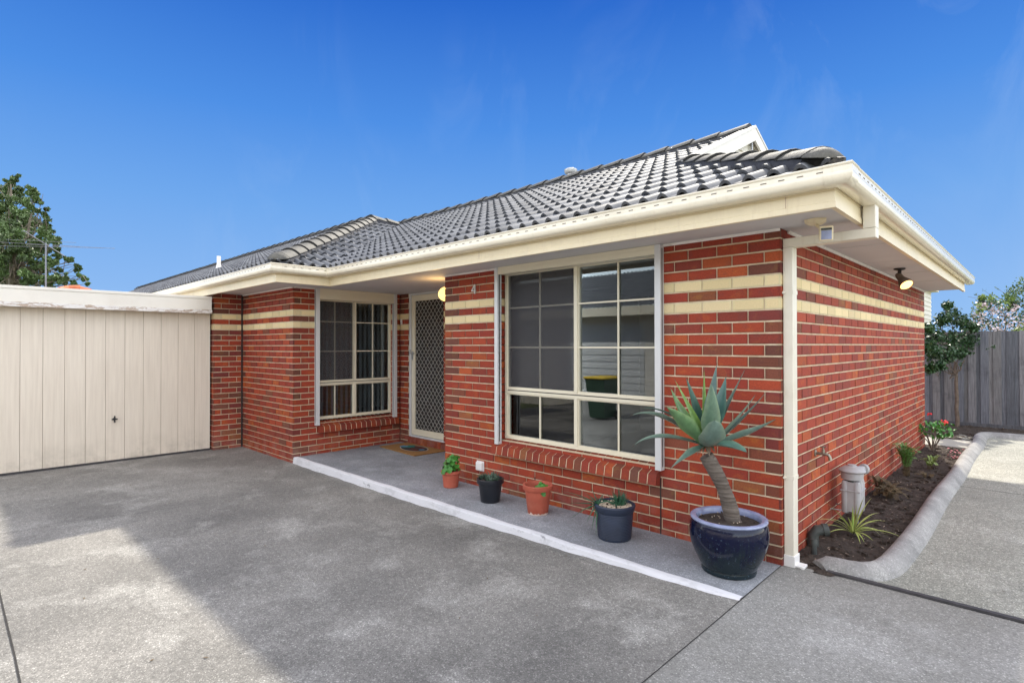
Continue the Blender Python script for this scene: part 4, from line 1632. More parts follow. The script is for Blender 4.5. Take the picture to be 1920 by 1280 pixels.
# garden tap
tp = thing('garden_tap', 'tarnished garden tap on the side wall beside the downpipe', 'tap', (0.0, 0.78, 0.70))
mb = MB()
mb.lathe([(0.028, 0), (0.028, .006), (0.012, .012), (0.012, 0.075), (0.0, .075)], (0.001, 0.80, 0.70), 14, axis=(1, 0, 0))
mb.tube([(0.075, 0.80, 0.70), (0.10, 0.80, 0.697), (0.112, 0.80, 0.675), (0.113, 0.80, 0.652)], [0.014, 0.013, 0.012, 0.014], 10)
mb.tube([(0.062, 0.80, 0.70), (0.062, 0.80, 0.738)], 0.012, 10)
mb.build('body', 'brass', tp, smooth=True)
mb = MB()
mb.tube([(0.062, 0.80, 0.738), (0.062, 0.80, 0.755)], 0.006, 8)
mb.tube([(0.040, 0.80, 0.757), (0.084, 0.80, 0.757)], 0.0055, 8)
mb.tube([(0.062, 0.778, 0.757), (0.062, 0.822, 0.757)], 0.0055, 8)
mb.build('handle', 'brass', tp, smooth=True)

# drain stubs beside the downpipe
for (name, lab, path, r_) in (
        ('drain_pipe', 'fat dark grey plastic pipe end poking out beside the downpipe', [(0.04, 0.58, -0.05), (0.045, 0.58, 0.09), (0.065, 0.60, 0.125), (0.13, 0.64, 0.135)], 0.042),
        ('drain_riser', 'thin mossy upright pipe in the soil beside the downpipe', [(0.10, 0.40, -0.05), (0.098, 0.40, 0.06), (0.095, 0.41, 0.105)], 0.022)):
    t_ = thing(name, lab, 'pipe', (path[0][0], path[0][1], 0))
    mb = MB()
    mb.tube(path, r_, 18)
    mb.build('pipe', 'pvc', t_, smooth=True)
    a, b_ = Vector(path[-2]), Vector(path[-1])
    d = (b_ - a).normalized()
    mb = MB()
    mb.tube([b_ - d * 0.035, b_ + d * 0.004], r_ * 1.16, 18)
    mb.build('collar', 'pvc', t_, smooth=True)

# gas meter
gm = thing('gas_meter', 'grey white gas meter with domed regulator standing against the side wall', 'gas meter', (0.13, 1.35, 0))
mx_, my_ = 0.155, 1.34
mb = MB()
mb.box(mx_ - .058, mx_ + .058, my_ - .098, my_ + .098, 0.15, 0.405)
for sx_ in (-.042, .042):
    for sy_ in (-.072, 0.0, .072):
        mb.tube([(mx_ + sx_, my_ + sy_, .135), (mx_ + sx_, my_ + sy_, .150), (mx_ + sx_, my_ + sy_, .385), (mx_ + sx_, my_ + sy_, .412)], [.026, .031, .031, .024], 14)
mb.build('body', 'meter_grey', gm, smooth=True)
mb = MB()
mb.box(mx_ - .077, mx_ + .077, my_ - .107, my_ + .107, 0.325, 0.333)
mb.build('seam', 'meter_grey', gm, bevel=.003)
mb = MB()
mb.lathe([(0.0, .405), (0.040, 0.405), (0.040, 0.432), (0, .432)], (mx_, my_ - 0.055, 0), 18)
mb.lathe([(0.0, .405), (0.030, 0.405), (0.030, 0.432), (0, .432)], (mx_, my_ + 0.06, 0), 18)
mb.tube([(mx_, my_ - .03, .425), (mx_, my_ + .12, .425)], 0.012, 8)
mb.build('collar', 'pvc', gm, smooth=True)
mb = MB()
rc = (mx_ + 0.0, my_ - 0.03, 0)
mb.lathe([(0.0, .422), (0.084, 0.424), (0.088, 0.478), (0.100, 0.488), (0.105, 0.497), (0.098, 0.507), (0.062, 0.530), (0.034, 0.538), (0.032, 0.548), (0.0, 0.551)], rc, 26)
mb.tube([(mx_, my_ + .02, .478), (mx_ + .02, my_ + .14, .478), (mx_ + .04, my_ + .20, .478)], [0.038, 0.033, 0.03], 14)
mb.lathe([(0.032, 0), (0.044, 0.004), (0.046, 0.03), (0.036, 0.036), (0, .038)], (mx_ + .035, my_ + .185, .478), 18, axis=(0.3, 0.95, 0))
mb.build('regulator', 'meter_grey', gm, smooth=True)
mb = MB()
mb.tube([(mx_ + 0.0, my_ + 0.135, 0.455), (mx_ + 0.0, my_ + 0.135, 0.30)], 0.019, 12, 0)
mb.tube([(mx_ + 0.0, my_ + 0.135, 0.30), (mx_, my_ + 0.135, 0.26)], 0.011, 10, 2)
mb.tube([(mx_ + 0.0, my_ + 0.135, 0.26), (mx_, my_ + 0.135, 0.13)], 0.014, 10, 1)
mb.tube([(mx_ + 0.0, my_ + 0.135, 0.13), (mx_, my_ + 0.135, -0.03)], 0.012, 10, 0)
mb.build('riser_pipe', ['galv', 'purple', 'brass'], gm, smooth=True)
mb = MB()
mb.box(mx_ - .012, mx_ + .03, my_ + 0.11, my_ + 0.165, 0.095, 0.128)
mb.build('valve_tag', 'yellow', gm, bevel=.003)
mb = MB()
mb.tube([(0.0, my_ - .10, 0.148), (mx_ + .05, my_ - .06, 0.148)], 0.005, 6)
mb.tube([(0.0, my_ + .10, 0.148), (mx_ + .05, my_ + .08, 0.148)], 0.005, 6)
mb.tube([(mx_ + .05, my_ - .06, 0.148), (mx_ + .05, my_ + .08, 0.148)], 0.005, 6)
mb.build('bracket', 'galv', gm)

# door mat
dm = thing('door_mat', 'brown coir door mat with a dark oval picture before the security door', 'door mat', (-5.65, 0.84, 0.001))
MT = Matrix.Rotation(R(-3.3), 3, 'Z')
mc = Vector((-5.63, 0.80, 0.0))
fm = lambda a, b_, c: tuple(mc + MT @ Vector((a, b_, c)))
mb = MB()
mb.box(-0.50, 0.50, -0.29, 0.29, 0.002, 0.017, 0, fn=fm)
mb.build('pile', 'mat_coir', dm, bevel=.003)
def disc(mb, cx, cy, rx, ry, z, mi, n_=28, wob=0.0, seed=0):
    rnd = random.Random(seed)
    vs = [fm(cx + rx * (1 + wob * rnd.uniform(-1, 1)) * math.cos(2 * math.pi * k / n_), cy + ry * (1 + wob * rnd.uniform(-1, 1)) * math.sin(2 * math.pi * k / n_), z) for k in range(n_)]
    mb.add(vs, [tuple(range(n_))], mi)


mb = MB()
disc(mb, 0.04, 0.0, 0.295, 0.175, 0.0185, 0)
disc(mb, 0.04, 0.0, 0.280, 0.160, 0.0192, 1)
disc(mb, -0.15, 0.02, 0.10, 0.11, 0.0199, 2, wob=.15, seed=1)
disc(mb, -0.21, -0.02, 0.07, 0.06, 0.0206, 3, wob=.2, seed=2)
disc(mb, 0.05, 0.10, 0.13, 0.045, 0.0199, 4, wob=.2, seed=3)
disc(mb, 0.14, -0.06, 0.10, 0.05, 0.0206, 4, wob=.2, seed=4)
disc(mb, 0.22, 0.02, 0.04, 0.05, 0.0199, 3, wob=.2, seed=5)
mb.build('picture', ['mat_pale', 'mat_dark', 'mat_teal', 'mat_blue', 'mat_maroon'], dm)

# ------------------------------------------------------------------ pots and plants
def strap_leaf(mb, base, tip, w, rise=0.0, fold=0.25, n=12, mi=0, col=(1, 1, 1), prof=None, up=Vector((0, 0, 1)), edge_col=None, thick=0.0, twist=0.0, ctrl=None):
    base, tip = Vector(base), Vector(tip)
    mid = (base + tip) / 2 + Vector((0, 0, rise)) if ctrl is None else Vector(ctrl)
    cols = 5
    vs, cs = [], []
    for i in range(n + 1):
        t_ = i / n
        p = base * (1 - t_) ** 2 + mid * 2 * t_ * (1 - t_) + tip * t_ ** 2
        d = ((mid - base) * 2 * (1 - t_) + (tip - mid) * 2 * t_)
        d = d.normalized() if d.length > 1e-6 else Vector((0, 0, 1))
        sd = d.cross(up)
        if sd.length < 1e-4:
            sd = d.orthogonal()
        sd.normalize()
        nn = sd.cross(d).normalized()
        if twist:
            q = Matrix.Rotation(twist, 3, d)
            sd, nn = q @ sd, q @ nn
        ww = w * (prof(t_) if prof else math.sin(math.pi * min(1, 0.18 + t_ * 0.82)) ** 0.8)
        ww = max(ww, 0.0006)
        for k in range(cols):
            s_ = (k / (cols - 1) - 0.5) * 2
            lift = fold * ww * (s_ * s_)
            q = p + sd * (s_ * ww) + nn * lift
            vs.append(q)
            if edge_col and k in (0, cols - 1):
                cs.append(edge_col)
            else:
                cs.append(col)
    o = len(mb.v)
    mb.v += [tuple(q) for q in vs]
    mb.c += cs
    for i in range(n):
        for k in range(cols - 1):
            a = o + i * cols + k
            mb.f.append((a, a + 1, a + cols + 1, a + cols))
            mb.m.append(mi)
    if thick:
        # underside makes it a solid leaf
        o2 = len(mb.v)
        for i in range(n + 1):
            t_ = i / n
            for k in range(cols):
                s_ = (k / (cols - 1) - 0.5) * 2
                q = Vector(vs[i * cols + k])
                i0, i1 = max(i - 1, 0), min(i + 1, n)
                d = (Vector(vs[i1 * cols + 2]) - Vector(vs[i0 * cols + 2]))
                sd = Vector(vs[i * cols + 4]) - Vector(vs[i * cols])
                nn = sd.cross(d)
                nn = nn.normalized() if nn.length > 1e-9 else Vector((0, 0, 1))
                if nn.dot(Vector((0, 0, 1))) < 0:
                    nn = nn
                q = q - nn * thick * (1 - s_ * s_) * (1 - t_ * 0.7)
                mb.v.append(tuple(q))
                mb.c.append(tuple(x * 1.0 for x in cs[i * cols + k]))
        for i in range(n):
            for k in range(cols - 1):
                a = o2 + i * cols + k
                mb.f.append((a + cols, a + cols + 1, a + 1, a))
                mb.m.append(mi)


def pot(name, label, loc, prof_out, prof_in, mat_, soil_z, soil_r, group=None, soilmat='soil', extra=None):
    t_ = thing(name, label, 'plant pot', loc, 'plant pots standing along the porch slab')
    mb = MB()
    mb.lathe(prof_out + prof_in, loc, 40)
    mb.build('pot', mat_, t_, smooth=True)
    mb = MB()
    rings = [(0.0, soil_z + .01)] + [(soil_r * k / 5, soil_z + 0.006 * math.sin(k * 2.2)) for k in range(1, 6)]
    mb.lathe(rings, loc, 24)
    mb.build('soil', soilmat, t_, smooth=True)
    return t_


# glazed blue pot
BP = Vector((-0.245, -0.345, 0.001))
glz = [(0.165, 0.0), (0.182, 0.004), (0.186, 0.018), (0.182, 0.034), (0.186, 0.04), (0.205, 0.075), (0.232, 0.13), (0.255, 0.19), (0.266, 0.25), (0.266, 0.285), (0.263, 0.315), (0.258, 0.345), (0.252, 0.358)]
bigpot = thing('glazed_pot', 'large glossy cobalt blue pot with a pale rim at the house corner', 'plant pot', BP, 'plant pots standing along the porch slab')
mb = MB()
mb.lathe([(0.0, 0.01), (0.165, 0.0)] + glz[1:], BP, 56)
mb.build('pot', 'glaze', bigpot, smooth=True)
mb = MB()
mb.lathe([(0.248, 0.3575), (0.255, 0.362), (0.259, 0.370), (0.257, 0.378), (0.248, 0.383), (0.232, 0.383), (0.219, 0.376), (0.213, 0.36), (0.210, 0.335), (0.210, 0.31)], BP, 56)
mb.build('rim', 'rim_glaze', bigpot, smooth=True)
mb = MB()
mb.lathe([(0.0, 0.352), (0.05, 0.35), (0.10, 0.345), (0.15, 0.342), (0.19, 0.345), (0.21, 0.34)], BP, 24)
rnd = random.Random(2)
for k in range(60):
    a, r_ = rnd.uniform(0, 6.28), rnd.uniform(0.03, 0.20)
    s_ = rnd.uniform(0.003, 0.007)
    mb.lathe([(0, -s_), (s_, 0), (s_ * .7, s_ * .8), (0, s_)], BP + Vector((r_ * math.cos(a), r_ * math.sin(a), .35)), 5, mi=1 if k % 4 == 0 else 0)
mb.build('soil', ['soil', 'pebble'], bigpot, smooth=True)

# agave on its leaning trunk
ag = thing('agave', 'blue green agave rosette on a leaning ringed trunk in the cobalt pot', 'succulent', BP + Vector((0, 0, 0.35)))
EX = Vector((0.7175, 0.6966, 0))      # along the picture to the right
TW = Vector((0.6966, -0.7175, 0))     # towards the street
T0 = BP + EX * 0.035 + Vector((0, 0, 0.33))
CR = Vector((-0.37, -0.42, 0.905))
T1 = Vector((-0.375, -0.415, 0.80))
mb = MB()
pts, rads = [], []
for i in range(46):
    u = i / 45
    p = T0.lerp(T1, u)
    p = p + EX * (-0.030 * math.sin(math.pi * u) * -1)
    pts.append(p)
    rads.append((0.053 - 0.005 * u) + random.uniform(-.0022, .0022) + .003 * math.sin(u * 9))
rads[0] += 0.012
mb.tube(pts, rads, 20)
mb.build('trunk', 'agave_trunk', ag, smooth=True)


def pr(peak, basew=0.45, pw=1.0):
    def f_(t_):
        if t_ < peak:
            x_ = t_ / peak
            return basew + (1 - basew) * (x_ * x_ * (3 - 2 * x_))
        x_ = (1 - t_) / (1 - peak)
        return max(0.0, x_) ** pw
    return f_


G1, G2, G3 = (0.100, 0.160, 0.130), (0.072, 0.130, 0.115), (0.13, 0.24, 0.06)
px = 1 / 252.0
# (tip right px, tip up px, towards m, half width m, curve control: right px, up px, towards, colour, peak, basew)
LV = [
    (-118, 62, 0.05, 0.030, (-62, 64, 0.03), G2, .45, .5, 1.1),
    (-134, 46, -0.02, 0.031, (-88, 66, 0.00), G1, .50, .5, 1.2),
    (-134, -6, 0.04, 0.024, (-100, 26, 0.05), G1, .45, .5, 1.2),
    (-77, -40, 0.16, 0.026, (-45, -16, 0.12), G1, .40, .5, 1.1),
    (-88, 68, 0.24, 0.050, (-52, 44, 0.16), (0.105, 0.20, 0.085), .45, .45, .85),
    (-64, 112, 0.10, 0.030, (-34, 52, 0.12), G3, .35, .6, 1.2),
    (-62, 95, -0.03, 0.042, (-46, 40, 0.02), (0.105, 0.20, 0.075), .45, .5, .9),
    (-28, 112, -0.10, 0.040, (-14, 56, -0.06), (0.045, 0.11, 0.085), .45, .55, .9),
    (-9, 106, 0.20, 0.062, (-2, 40, 0.19), (0.11, 0.185, 0.125), .48, .40, .8),
    (0, 128, -0.04, 0.026, (-2, 60, -0.05), G3, .4, .6, 1.1),
    (25, 138, -0.06, 0.036, (8, 62, -0.02), G2, .50, .5, 1.0),
    (46, 116, -0.10, 0.044, (26, 50, -0.04), (0.050, 0.125, 0.105), .52, .45, 1.0),
    (77, 126, -0.08, 0.030, (36, 44, -0.06), G1, .42, .5, 1.3),
    (76, 84, 0.10, 0.033, (38, 28, 0.10), G1, .50, .5, 1.1),
    (112, 84, -0.06, 0.028, (54, 18, -0.03), G2, .48, .5, 1.3),
    (140, 40, -0.08, 0.030, (72, 8, 0.0), G1, .50, .5, 1.3),
    (51, -10, 0.20, 0.044, (30, 2, 0.12), (0.08, 0.165, 0.135), .55, .5, .55),
    (-18, 50, 0.36, 0.080, (-10, 0, 0.27), (0.125, 0.195, 0.160), .52, .66, .45),
    (-40, 20, -0.20, 0.036, (-20, 22, -0.12), G2, .45, .5, 1.0),
    (40, 36, -0.22, 0.036, (20, 26, -0.12), G2, .45, .5, 1.0),
]
C0 = CR + EX * 0.0
for (r_, u_, tw, wd, cc, colr, pk, bw, pw) in LV:
    mb = MB()
    ctrl = C0 + EX * (cc[0] * px) + Vector((0, 0, cc[1] * px)) + TW * cc[2]
    tip = C0 + EX * (r_ * px) + Vector((0, 0, u_ * px)) + TW * tw
    dirv = (tip - C0)
    b0 = C0 + Vector((dirv.x, dirv.y, 0)).normalized() * 0.018 + Vector((0, 0, -0.025))
    # face the leaf's inner side to the growing axis
    axis = Vector((0, 0, 1)) - TW * 0.1
    mt_ = (b0 + ctrl * 2 + tip) / 4
    if u_ > 60:
        upv = (C0 + Vector((0, 0, .6)) - TW * .0 - mt_)
        upv = Vector((upv.x, upv.y, 0)) + Vector((0, 0, 0.25)) if tw < 0.12 else (TW * -1.0 + Vector((0, 0, .4)))
        if abs(r_) < 70 and tw < 0.12:
            upv = TW + EX * (-0.6 if r_ > 0 else 0.6) + Vector((0, 0, .2))
    else:
        upv = Vector((0, 0, 1)) + TW * 0.35
    if tw > 0.3:
        upv = -TW * .2 + Vector((0, 0, 1))
    ec = (colr[0] * 1.9, colr[1] * 1.55, colr[2] * 1.2)
    strap_leaf(mb, b0, tip, wd * (1.25 if wd < .045 else 1.12), fold=0.34, n=18, col=colr, prof=pr(pk, bw, pw), up=upv, edge_col=(colr[0] * 1.5, colr[1] * 1.3, colr[2] * 1.15), thick=0.010, ctrl=ctrl)
    # thin brown spine on the tip
    dd = (tip - ctrl).normalized()
    mb.tube([tip - dd * 0.01, tip + dd * 0.018], [0.0022, 0.0004], 5, col=(0.08, 0.05, 0.03))
    mb.build('leaf', 'agave', ag, smooth=True)

# withered leaf bases hanging below the rosette
for k in range(9):
    mb = MB()
    an_ = k * 0.7 + .2
    dv = EX * math.cos(an_) + TW * math.sin(an_)
    b0 = CR + Vector((0, 0, -.035)) + dv * .03
    strap_leaf(mb, b0, b0 + dv * random.uniform(.03, .06) + Vector((0, 0, -random.uniform(.03, .07))), .017, rise=.02, fold=.5, n=6, col=(.16, .11, .07), prof=pr(.3, .8, .7))
    mb.build('dry_leaf', 'agave', ag, smooth=True)

# terracotta pots
def taper_prof(rb, rt, h, lip=0.012, liph=0.03, wall=0.008, inner=0.06):
    out = [(0.0, 0.004), (rb - .004, 0.0), (rb, 0.004), (rb + (rt - rb) * (1 - liph / h), h - liph), (rt + lip * .7, h - liph + .003), (rt + lip, h - liph + .008), (rt + lip, h - .005), (rt + lip - .004, h)]
    inn = [(rt - wall + .004, h), (rt - wall, h - .005), (rt - wall - .006, h - inner), (0.0, h - inner)]
    return out, inn


def round_leaf(mb, c, nrm, r, mi=0, col=(1, 1, 1), lob=7, seed=0):
    nrm = Vector(nrm).normalized()
    a = nrm.orthogonal().normalized()
    a = Matrix.Rotation(seed * 1.3, 3, nrm) @ a
    b_ = nrm.cross(a)
    c = Vector(c)
    n_ = 21
    vs = [c - nrm * r * 0.10]
    for k in range(n_):
        th = 2 * math.pi * k / n_
        rr = r * (1 + 0.10 * math.cos(lob * th)) * (0.55 if k == 0 else 1)
        vs.append(c + (a * math.cos(th) + b_ * math.sin(th)) * rr + nrm * r * 0.18 * math.cos(3 * th + seed))
    fs = [(0, 1 + k, 1 + (k + 1) % n_) for k in range(n_)]
    mb.add(vs, fs, mi, col)


P1 = Vector((-3.455, -0.235, 0.001))
po_, pi_ = taper_prof(0.083, 0.100, 0.185, lip=0.014, liph=0.036, inner=0.02)
t1 = pot('terracotta_pot', 'small terracotta pot holding a bushy bright green geranium', P1, po_, pi_, 'terracotta', 0.167, 0.093)
g1 = thing('geranium', 'bushy bright green geranium without flowers in a small terracotta pot', 'plant', P1 + Vector((0, 0, .165)))
rnd = random.Random(4)
mb = MB()
mst = MB()
for i in range(64):
    a = rnd.uniform(0, 6.28)
    h = rnd.uniform(0.0, 1.0)
    rr = rnd.uniform(0.2, 1.0) * (0.125 if h < .5 else 0.085 - 0.03 * (h - .5))
    off = -EX * 0.01 + EX * 0.03 * h
    c = P1 + off + Vector((rr * math.cos(a), rr * math.sin(a), 0.18 + h * 0.165))
    nn = Vector((math.cos(a) * .8, math.sin(a) * .8, rnd.uniform(0.2, 1.1)))
    f_ = rnd.uniform(.8, 1.2)
    round_leaf(mb, c, nn, rnd.uniform(0.022, 0.036), seed=i)
    if i % 3 == 0:
        mst.tube([P1 + Vector((0, 0, .165)), (P1 + Vector((0, 0, .165))).lerp(c, .5) + Vector((0, 0, .02)), c], 0.0025, 5)
mb.build('foliage', 'leaf_ger', g1, smooth=True)
mst.build('stem', 'leaf_ger', g1)

P2_ = Vector((-2.715, -0.325, 0.001))
po_, pi_ = taper_prof(0.098, 0.128, 0.235, lip=0.012, liph=0.05, inner=0.025)
t2 = pot('nursery_pot', 'glossy black plastic pot filled with spiky grey green succulents', P2_, po_, pi_, 'black_plastic', 0.212, 0.118)
s2 = thing('succulent_clump', 'spiky grey green succulent rosettes filling the black pot', 'succulent', P2_ + Vector((0, 0, .21)))
mb = MB()
rnd = random.Random(9)
for (ox, oy) in ((-0.06, 0.0), (0.03, 0.05), (0.02, -0.06), (0.085, 0.02), (-0.1, -0.03), (-.02, .09), (0.07, -.06), (-.07, .07)):
    for k in range(15):
        a = rnd.uniform(0, 6.28)
        rr = rnd.uniform(0.02, 0.075)
        bs_ = P2_ + Vector((ox, oy, 0.205))
        tp_ = bs_ + Vector((rr * math.cos(a), rr * math.sin(a), rnd.uniform(0.03, 0.095)))
        strap_leaf(mb, bs_, tp_, 0.0075, rise=0.014, fold=0.5, n=5, prof=pr(.3, .8, .8), thick=0.003)
mb.build('foliage', 'leaf_succ', s2, smooth=True)
mb = MB()
fnn = lambda a, b_, c: tuple(P2_ + EX * (0.118 + a) + TW * (.03 + b_) + Vector((0, 0, c)))
mb.box(-0.001, 0.004, -.012, .012, .12, .155, fn=fnn)
mb.build('plant_label', 'white_plastic', t2)

P3 = Vector((-2.10, -0.285, 0.001))
po_, pi_ = taper_prof(0.096, 0.131, 0.275, lip=0.013, liph=0.05, inner=0.055)
t3 = pot('terracotta_pot', 'wider terracotta pot with lime stained foot and one small seedling', P3, po_, pi_, 'terracotta', 0.225, 0.115)
mb = MB()
rnd = random.Random(5)
vs, fs = [], []
for k in range(40):
    th = 2 * math.pi * k / 40
    hgt = 0.006 + 0.012 * rnd.random() * (1 if k % 5 else 2)
    for (r_, z) in ((0.0965, 0.0005), (0.0975 + hgt * .125, hgt)):
        vs.append((P3.x + (r_ + .001) * math.cos(th), P3.y + (r_ + .001) * math.sin(th), z + .001))
for k in range(40):
    k2 = (k + 1) % 40
    fs.append((k * 2, k2 * 2, k2 * 2 + 1, k * 2 + 1))
mb.add(vs, fs)
mb.build('lime_stain', 'lime', t3)
g3 = thing('seedling', 'tiny round leaved seedling drooping over the wider terracotta pot', 'plant', P3 + Vector((0, 0, .22)))
mb = MB()
for i in range(13):
    a = rnd.uniform(0, 6.28)
    rr = rnd.uniform(0.0, 0.05)
    c = P3 + EX * 0.025 + TW * 0.02 + Vector((rr * math.cos(a), rr * math.sin(a), 0.255 + rnd.uniform(0, .035)))
    round_leaf(mb, c, (math.cos(a) * .5, math.sin(a) * .5 - .4, 1), rnd.uniform(.018, .028), seed=i)
for i in range(3):
    c = P3 + EX * (0.02 + .015 * i) + TW * (0.12) + Vector((0, 0, 0.245 - .018 * i))
    round_leaf(mb, c, TW + Vector((0, 0, .4)), .022, seed=i)
mb.build('foliage', 'leaf_ger', g3, smooth=True)

P4 = Vector((-1.20, -0.345, 0.001))
out = [(0.0, 0.004), (0.132, 0.0), (0.135, 0.006), (0.152, 0.222), (0.160, 0.228), (0.170, 0.262), (0.172, 0.275), (0.166, 0.283), (0.156, 0.284)]
inn = [(0.148, 0.281), (0.144, 0.262), (0.142, 0.20)]
t4 = pot('nursery_pot', 'dark blue ribbed plastic pot topped with cream pebbles', P4, out, inn, 'blue_plastic', 0.255, 0.141)
mb = MB()
for i in range(16):
    z = 0.02 + i * 0.0125
    r_ = 0.1355 + (0.152 - 0.135) * (z / 0.222)
    mb.lathe([(r_, z), (r_ + .0016, z + .003), (r_, z + .006)], P4, 40)
mb.build('rib', 'blue_plastic', t4, smooth=True)
mb = MB()
rnd = random.Random(8)
for k in range(230):
    a, r_ = rnd.uniform(0, 6.28), 0.138 * math.sqrt(rnd.random())
    s_ = rnd.uniform(0.006, 0.012)
    mb.lathe([(0, -s_ * .7), (s_ * .8, -s_ * .3), (s_, s_ * .1), (s_ * .6, s_ * .6), (0, s_ * .7)], P4 + Vector((r_ * math.cos(a), r_ * math.sin(a), .262 + rnd.uniform(0, .006))), 7)
mb.build('pebbles', 'pebble', t4, smooth=True)
for k in range(7):
    mb = MB()
    th = 2 * math.pi * k / 7 + .3
    d = Vector((math.cos(th), math.sin(th), 0))
    sd = Vector((-d.y, d.x, 0))
    c = P4 + d * 0.1352
    mb.add([c - sd * .008 + Vector((0, 0, .012)), c + sd * .008 + Vector((0, 0, .012)), c + sd * .008 + d * .001 + Vector((0, 0, .030)), c - sd * .008 + d * .001 + Vector((0, 0, .030))], [(0, 1, 2, 3)])
    mb.build('drain_hole', 'joint', t4)
s4 = thing('aloe', 'dark green spiky aloe trailing over the left of the ribbed blue pot', 'succulent', P4 + Vector((0, 0, .26)))
mb = MB()
bs0 = P4 + EX * 0.045 + Vector((0, 0, .255))
for k in range(46):
    a = rnd.uniform(0, 6.28)
    lean = rnd.uniform(0.01, 0.085)
    hh = rnd.uniform(0.07, 0.165) * (1 - lean * 3)
    b1 = bs0 + EX * rnd.uniform(-.04, .04) + TW * rnd.uniform(-.03, .03)
    strap_leaf(mb, b1, b1 + Vector((lean * math.cos(a), lean * math.sin(a), hh)), 0.0085, rise=0.01, fold=0.6, n=6, prof=pr(.25, .8, .9), thick=.003)
# trailing shoots over the rim on the left
bl = P4 - EX * 0.12 + Vector((0, 0, .275))
for (r_, u_, tw, rs) in ((-60, 4, .03, .01), (-70, 24, 0, .03), (-55, -22, .05, .03), (-30, 22, .0, .02), (-18, -48, .05, .03), (-10, -55, .06, .05), (-28, -30, .08, .04), (8, 20, 0, .02), (-35, 8, -.03, .02), (-16, 30, 0, .01), (-25, -8, .04, .02), (-22, 14, .05, .02)):
    strap_leaf(mb, bl - EX * .02 + TW * .02, bl + EX * (r_ / 230) + Vector((0, 0, u_ / 230)) + TW * tw, 0.009, rise=rs, fold=0.5, n=8, prof=pr(.3, .8, 1), thick=.003)
mb.tube([P4 + EX * .02 + Vector((0, 0, .26)), P4 - EX * .06 + Vector((0, 0, .30)), bl + Vector((0, 0, .012)), bl - EX * .03 + Vector((0, 0, -.01))], 0.006, 6)
strap_leaf(mb, bs0, bs0 - EX * 0.20 + Vector((0, 0, .055)), 0.009, rise=.03, fold=.5, n=8, prof=pr(.3, .8, 1), thick=.003)
strap_leaf(mb, bs0, bs0 - EX * 0.26 + Vector((0, 0, .075)), 0.009, rise=.03, fold=.5, n=8, prof=pr(.3, .8, 1), thick=.003)
mb.build('foliage', 'leaf_aloe', s4, smooth=True)

# ---- garden bed plants
spd = thing('spider_plant', 'yellow striped spider plant in the soil in front of the gas meter', 'plant', (0.20, 1.12, 0))
mb = MB()
B0 = Vector((0.205, 1.10, 0.01))
q = 1 / 222.0
for (r_, u_, tw, rs) in ((-55, 62, 0, .05), (-72, 30, .05, .08), (-70, 14, .0, .07), (-60, 8, .1, .06), (-24, -22, .18, .08), (-12, -20, .15, .06), (8, -15, .14, .05), (70, -22, .1, .10), (62, 22, .0, .09), (48, 38, 0, .08), (52, -2, .08, .10), (38, 0, .1, .12),
                         (22, 70, 0, .04), (35, 66, 0, .06), (8, 55, .0, .02), (-3, 52, .02, .02), (14, 62, .02, .02), (-30, 40, .0, .04), (28, 35, .05, .05), (-40, 22, -.05, .08), (20, 10, -.15, .08), (-14, 20, -.15, .08), (30, 28, .1, .06), (-18, 35, .06, .04)):
    tip = B0 + EX * (r_ * q) + Vector((0, 0, max(u_ * q, -0.0) if u_ > 0 else 0.012 + .0 * u_)) + TW * (tw + (max(0, -u_) * q * .9))
    c_ = random.choice([(0.30, 0.40, 0.06), (0.20, 0.33, 0.06), (0.42, 0.50, 0.14)])
    strap_leaf(mb, B0, tip, 0.0095, rise=rs, fold=0.45, n=12, col=c_, edge_col=(0.62, 0.60, 0.25), prof=pr(.35, .55, .8))
mb.build('foliage', 'spider_leaf', spd, smooth=True)


def fern(name, label, base, h, spread, nf, mat_, seed, droop=0.3, pin=0.02):
    t_ = thing(name, label, 'fern' if 'fern' in label else 'plant', base)
    rnd = random.Random(seed)
    mb = MB()
    st = MB()
    base = Vector(base)
    for i in range(nf):
        a = rnd.uniform(0, 6.28)
        sp_ = spread * rnd.uniform(.25, 1.0)
        hh = h * rnd.uniform(.6, 1.0)
        b0 = base + Vector((rnd.uniform(-.03, .03), rnd.uniform(-.03, .03), 0))
        ctrl = b0 + Vector((sp_ * .2 * math.cos(a), sp_ * .2 * math.sin(a), hh * 1.0))
        tip = b0 + Vector((sp_ * math.cos(a), sp_ * math.sin(a), hh * (1 - droop * rnd.random())))
        prev = None
        n_ = 18
        pts = []
        for k in range(n_ + 1):
            t1_ = k / n_
            pts.append(b0 * (1 - t1_) ** 2 + ctrl * 2 * t1_ * (1 - t1_) + tip * t1_ ** 2)
        st.tube(pts[::3], 0.0022, 4)
        for k in range(4, n_):
            p = pts[k]
            d = (pts[k + 1] - pts[k]).normalized()
            sd = d.cross(Vector((0, 0, 1)))
            if sd.length < .01:
                sd = Vector((math.sin(a), -math.cos(a), 0))
            sd.normalize()
            ln = pin * math.sin(math.pi * (k - 2) / n_) ** .6 * rnd.uniform(.8, 1.2)
            for sg in (1, -1):
                e = p + (sd * sg * 0.9 + d * 0.4) * ln + Vector((0, 0, rnd.uniform(-.004, .004)))
                w_ = d * 0.0055
                mb.add([p - w_ * .6, p.lerp(e, .5) - w_, e, p.lerp(e, .5) + w_], [(0, 1, 2, 3)])
    mb.build('frond', mat_, t_)
    st.build('stem', 'leaf_brown', t_)
    return t_


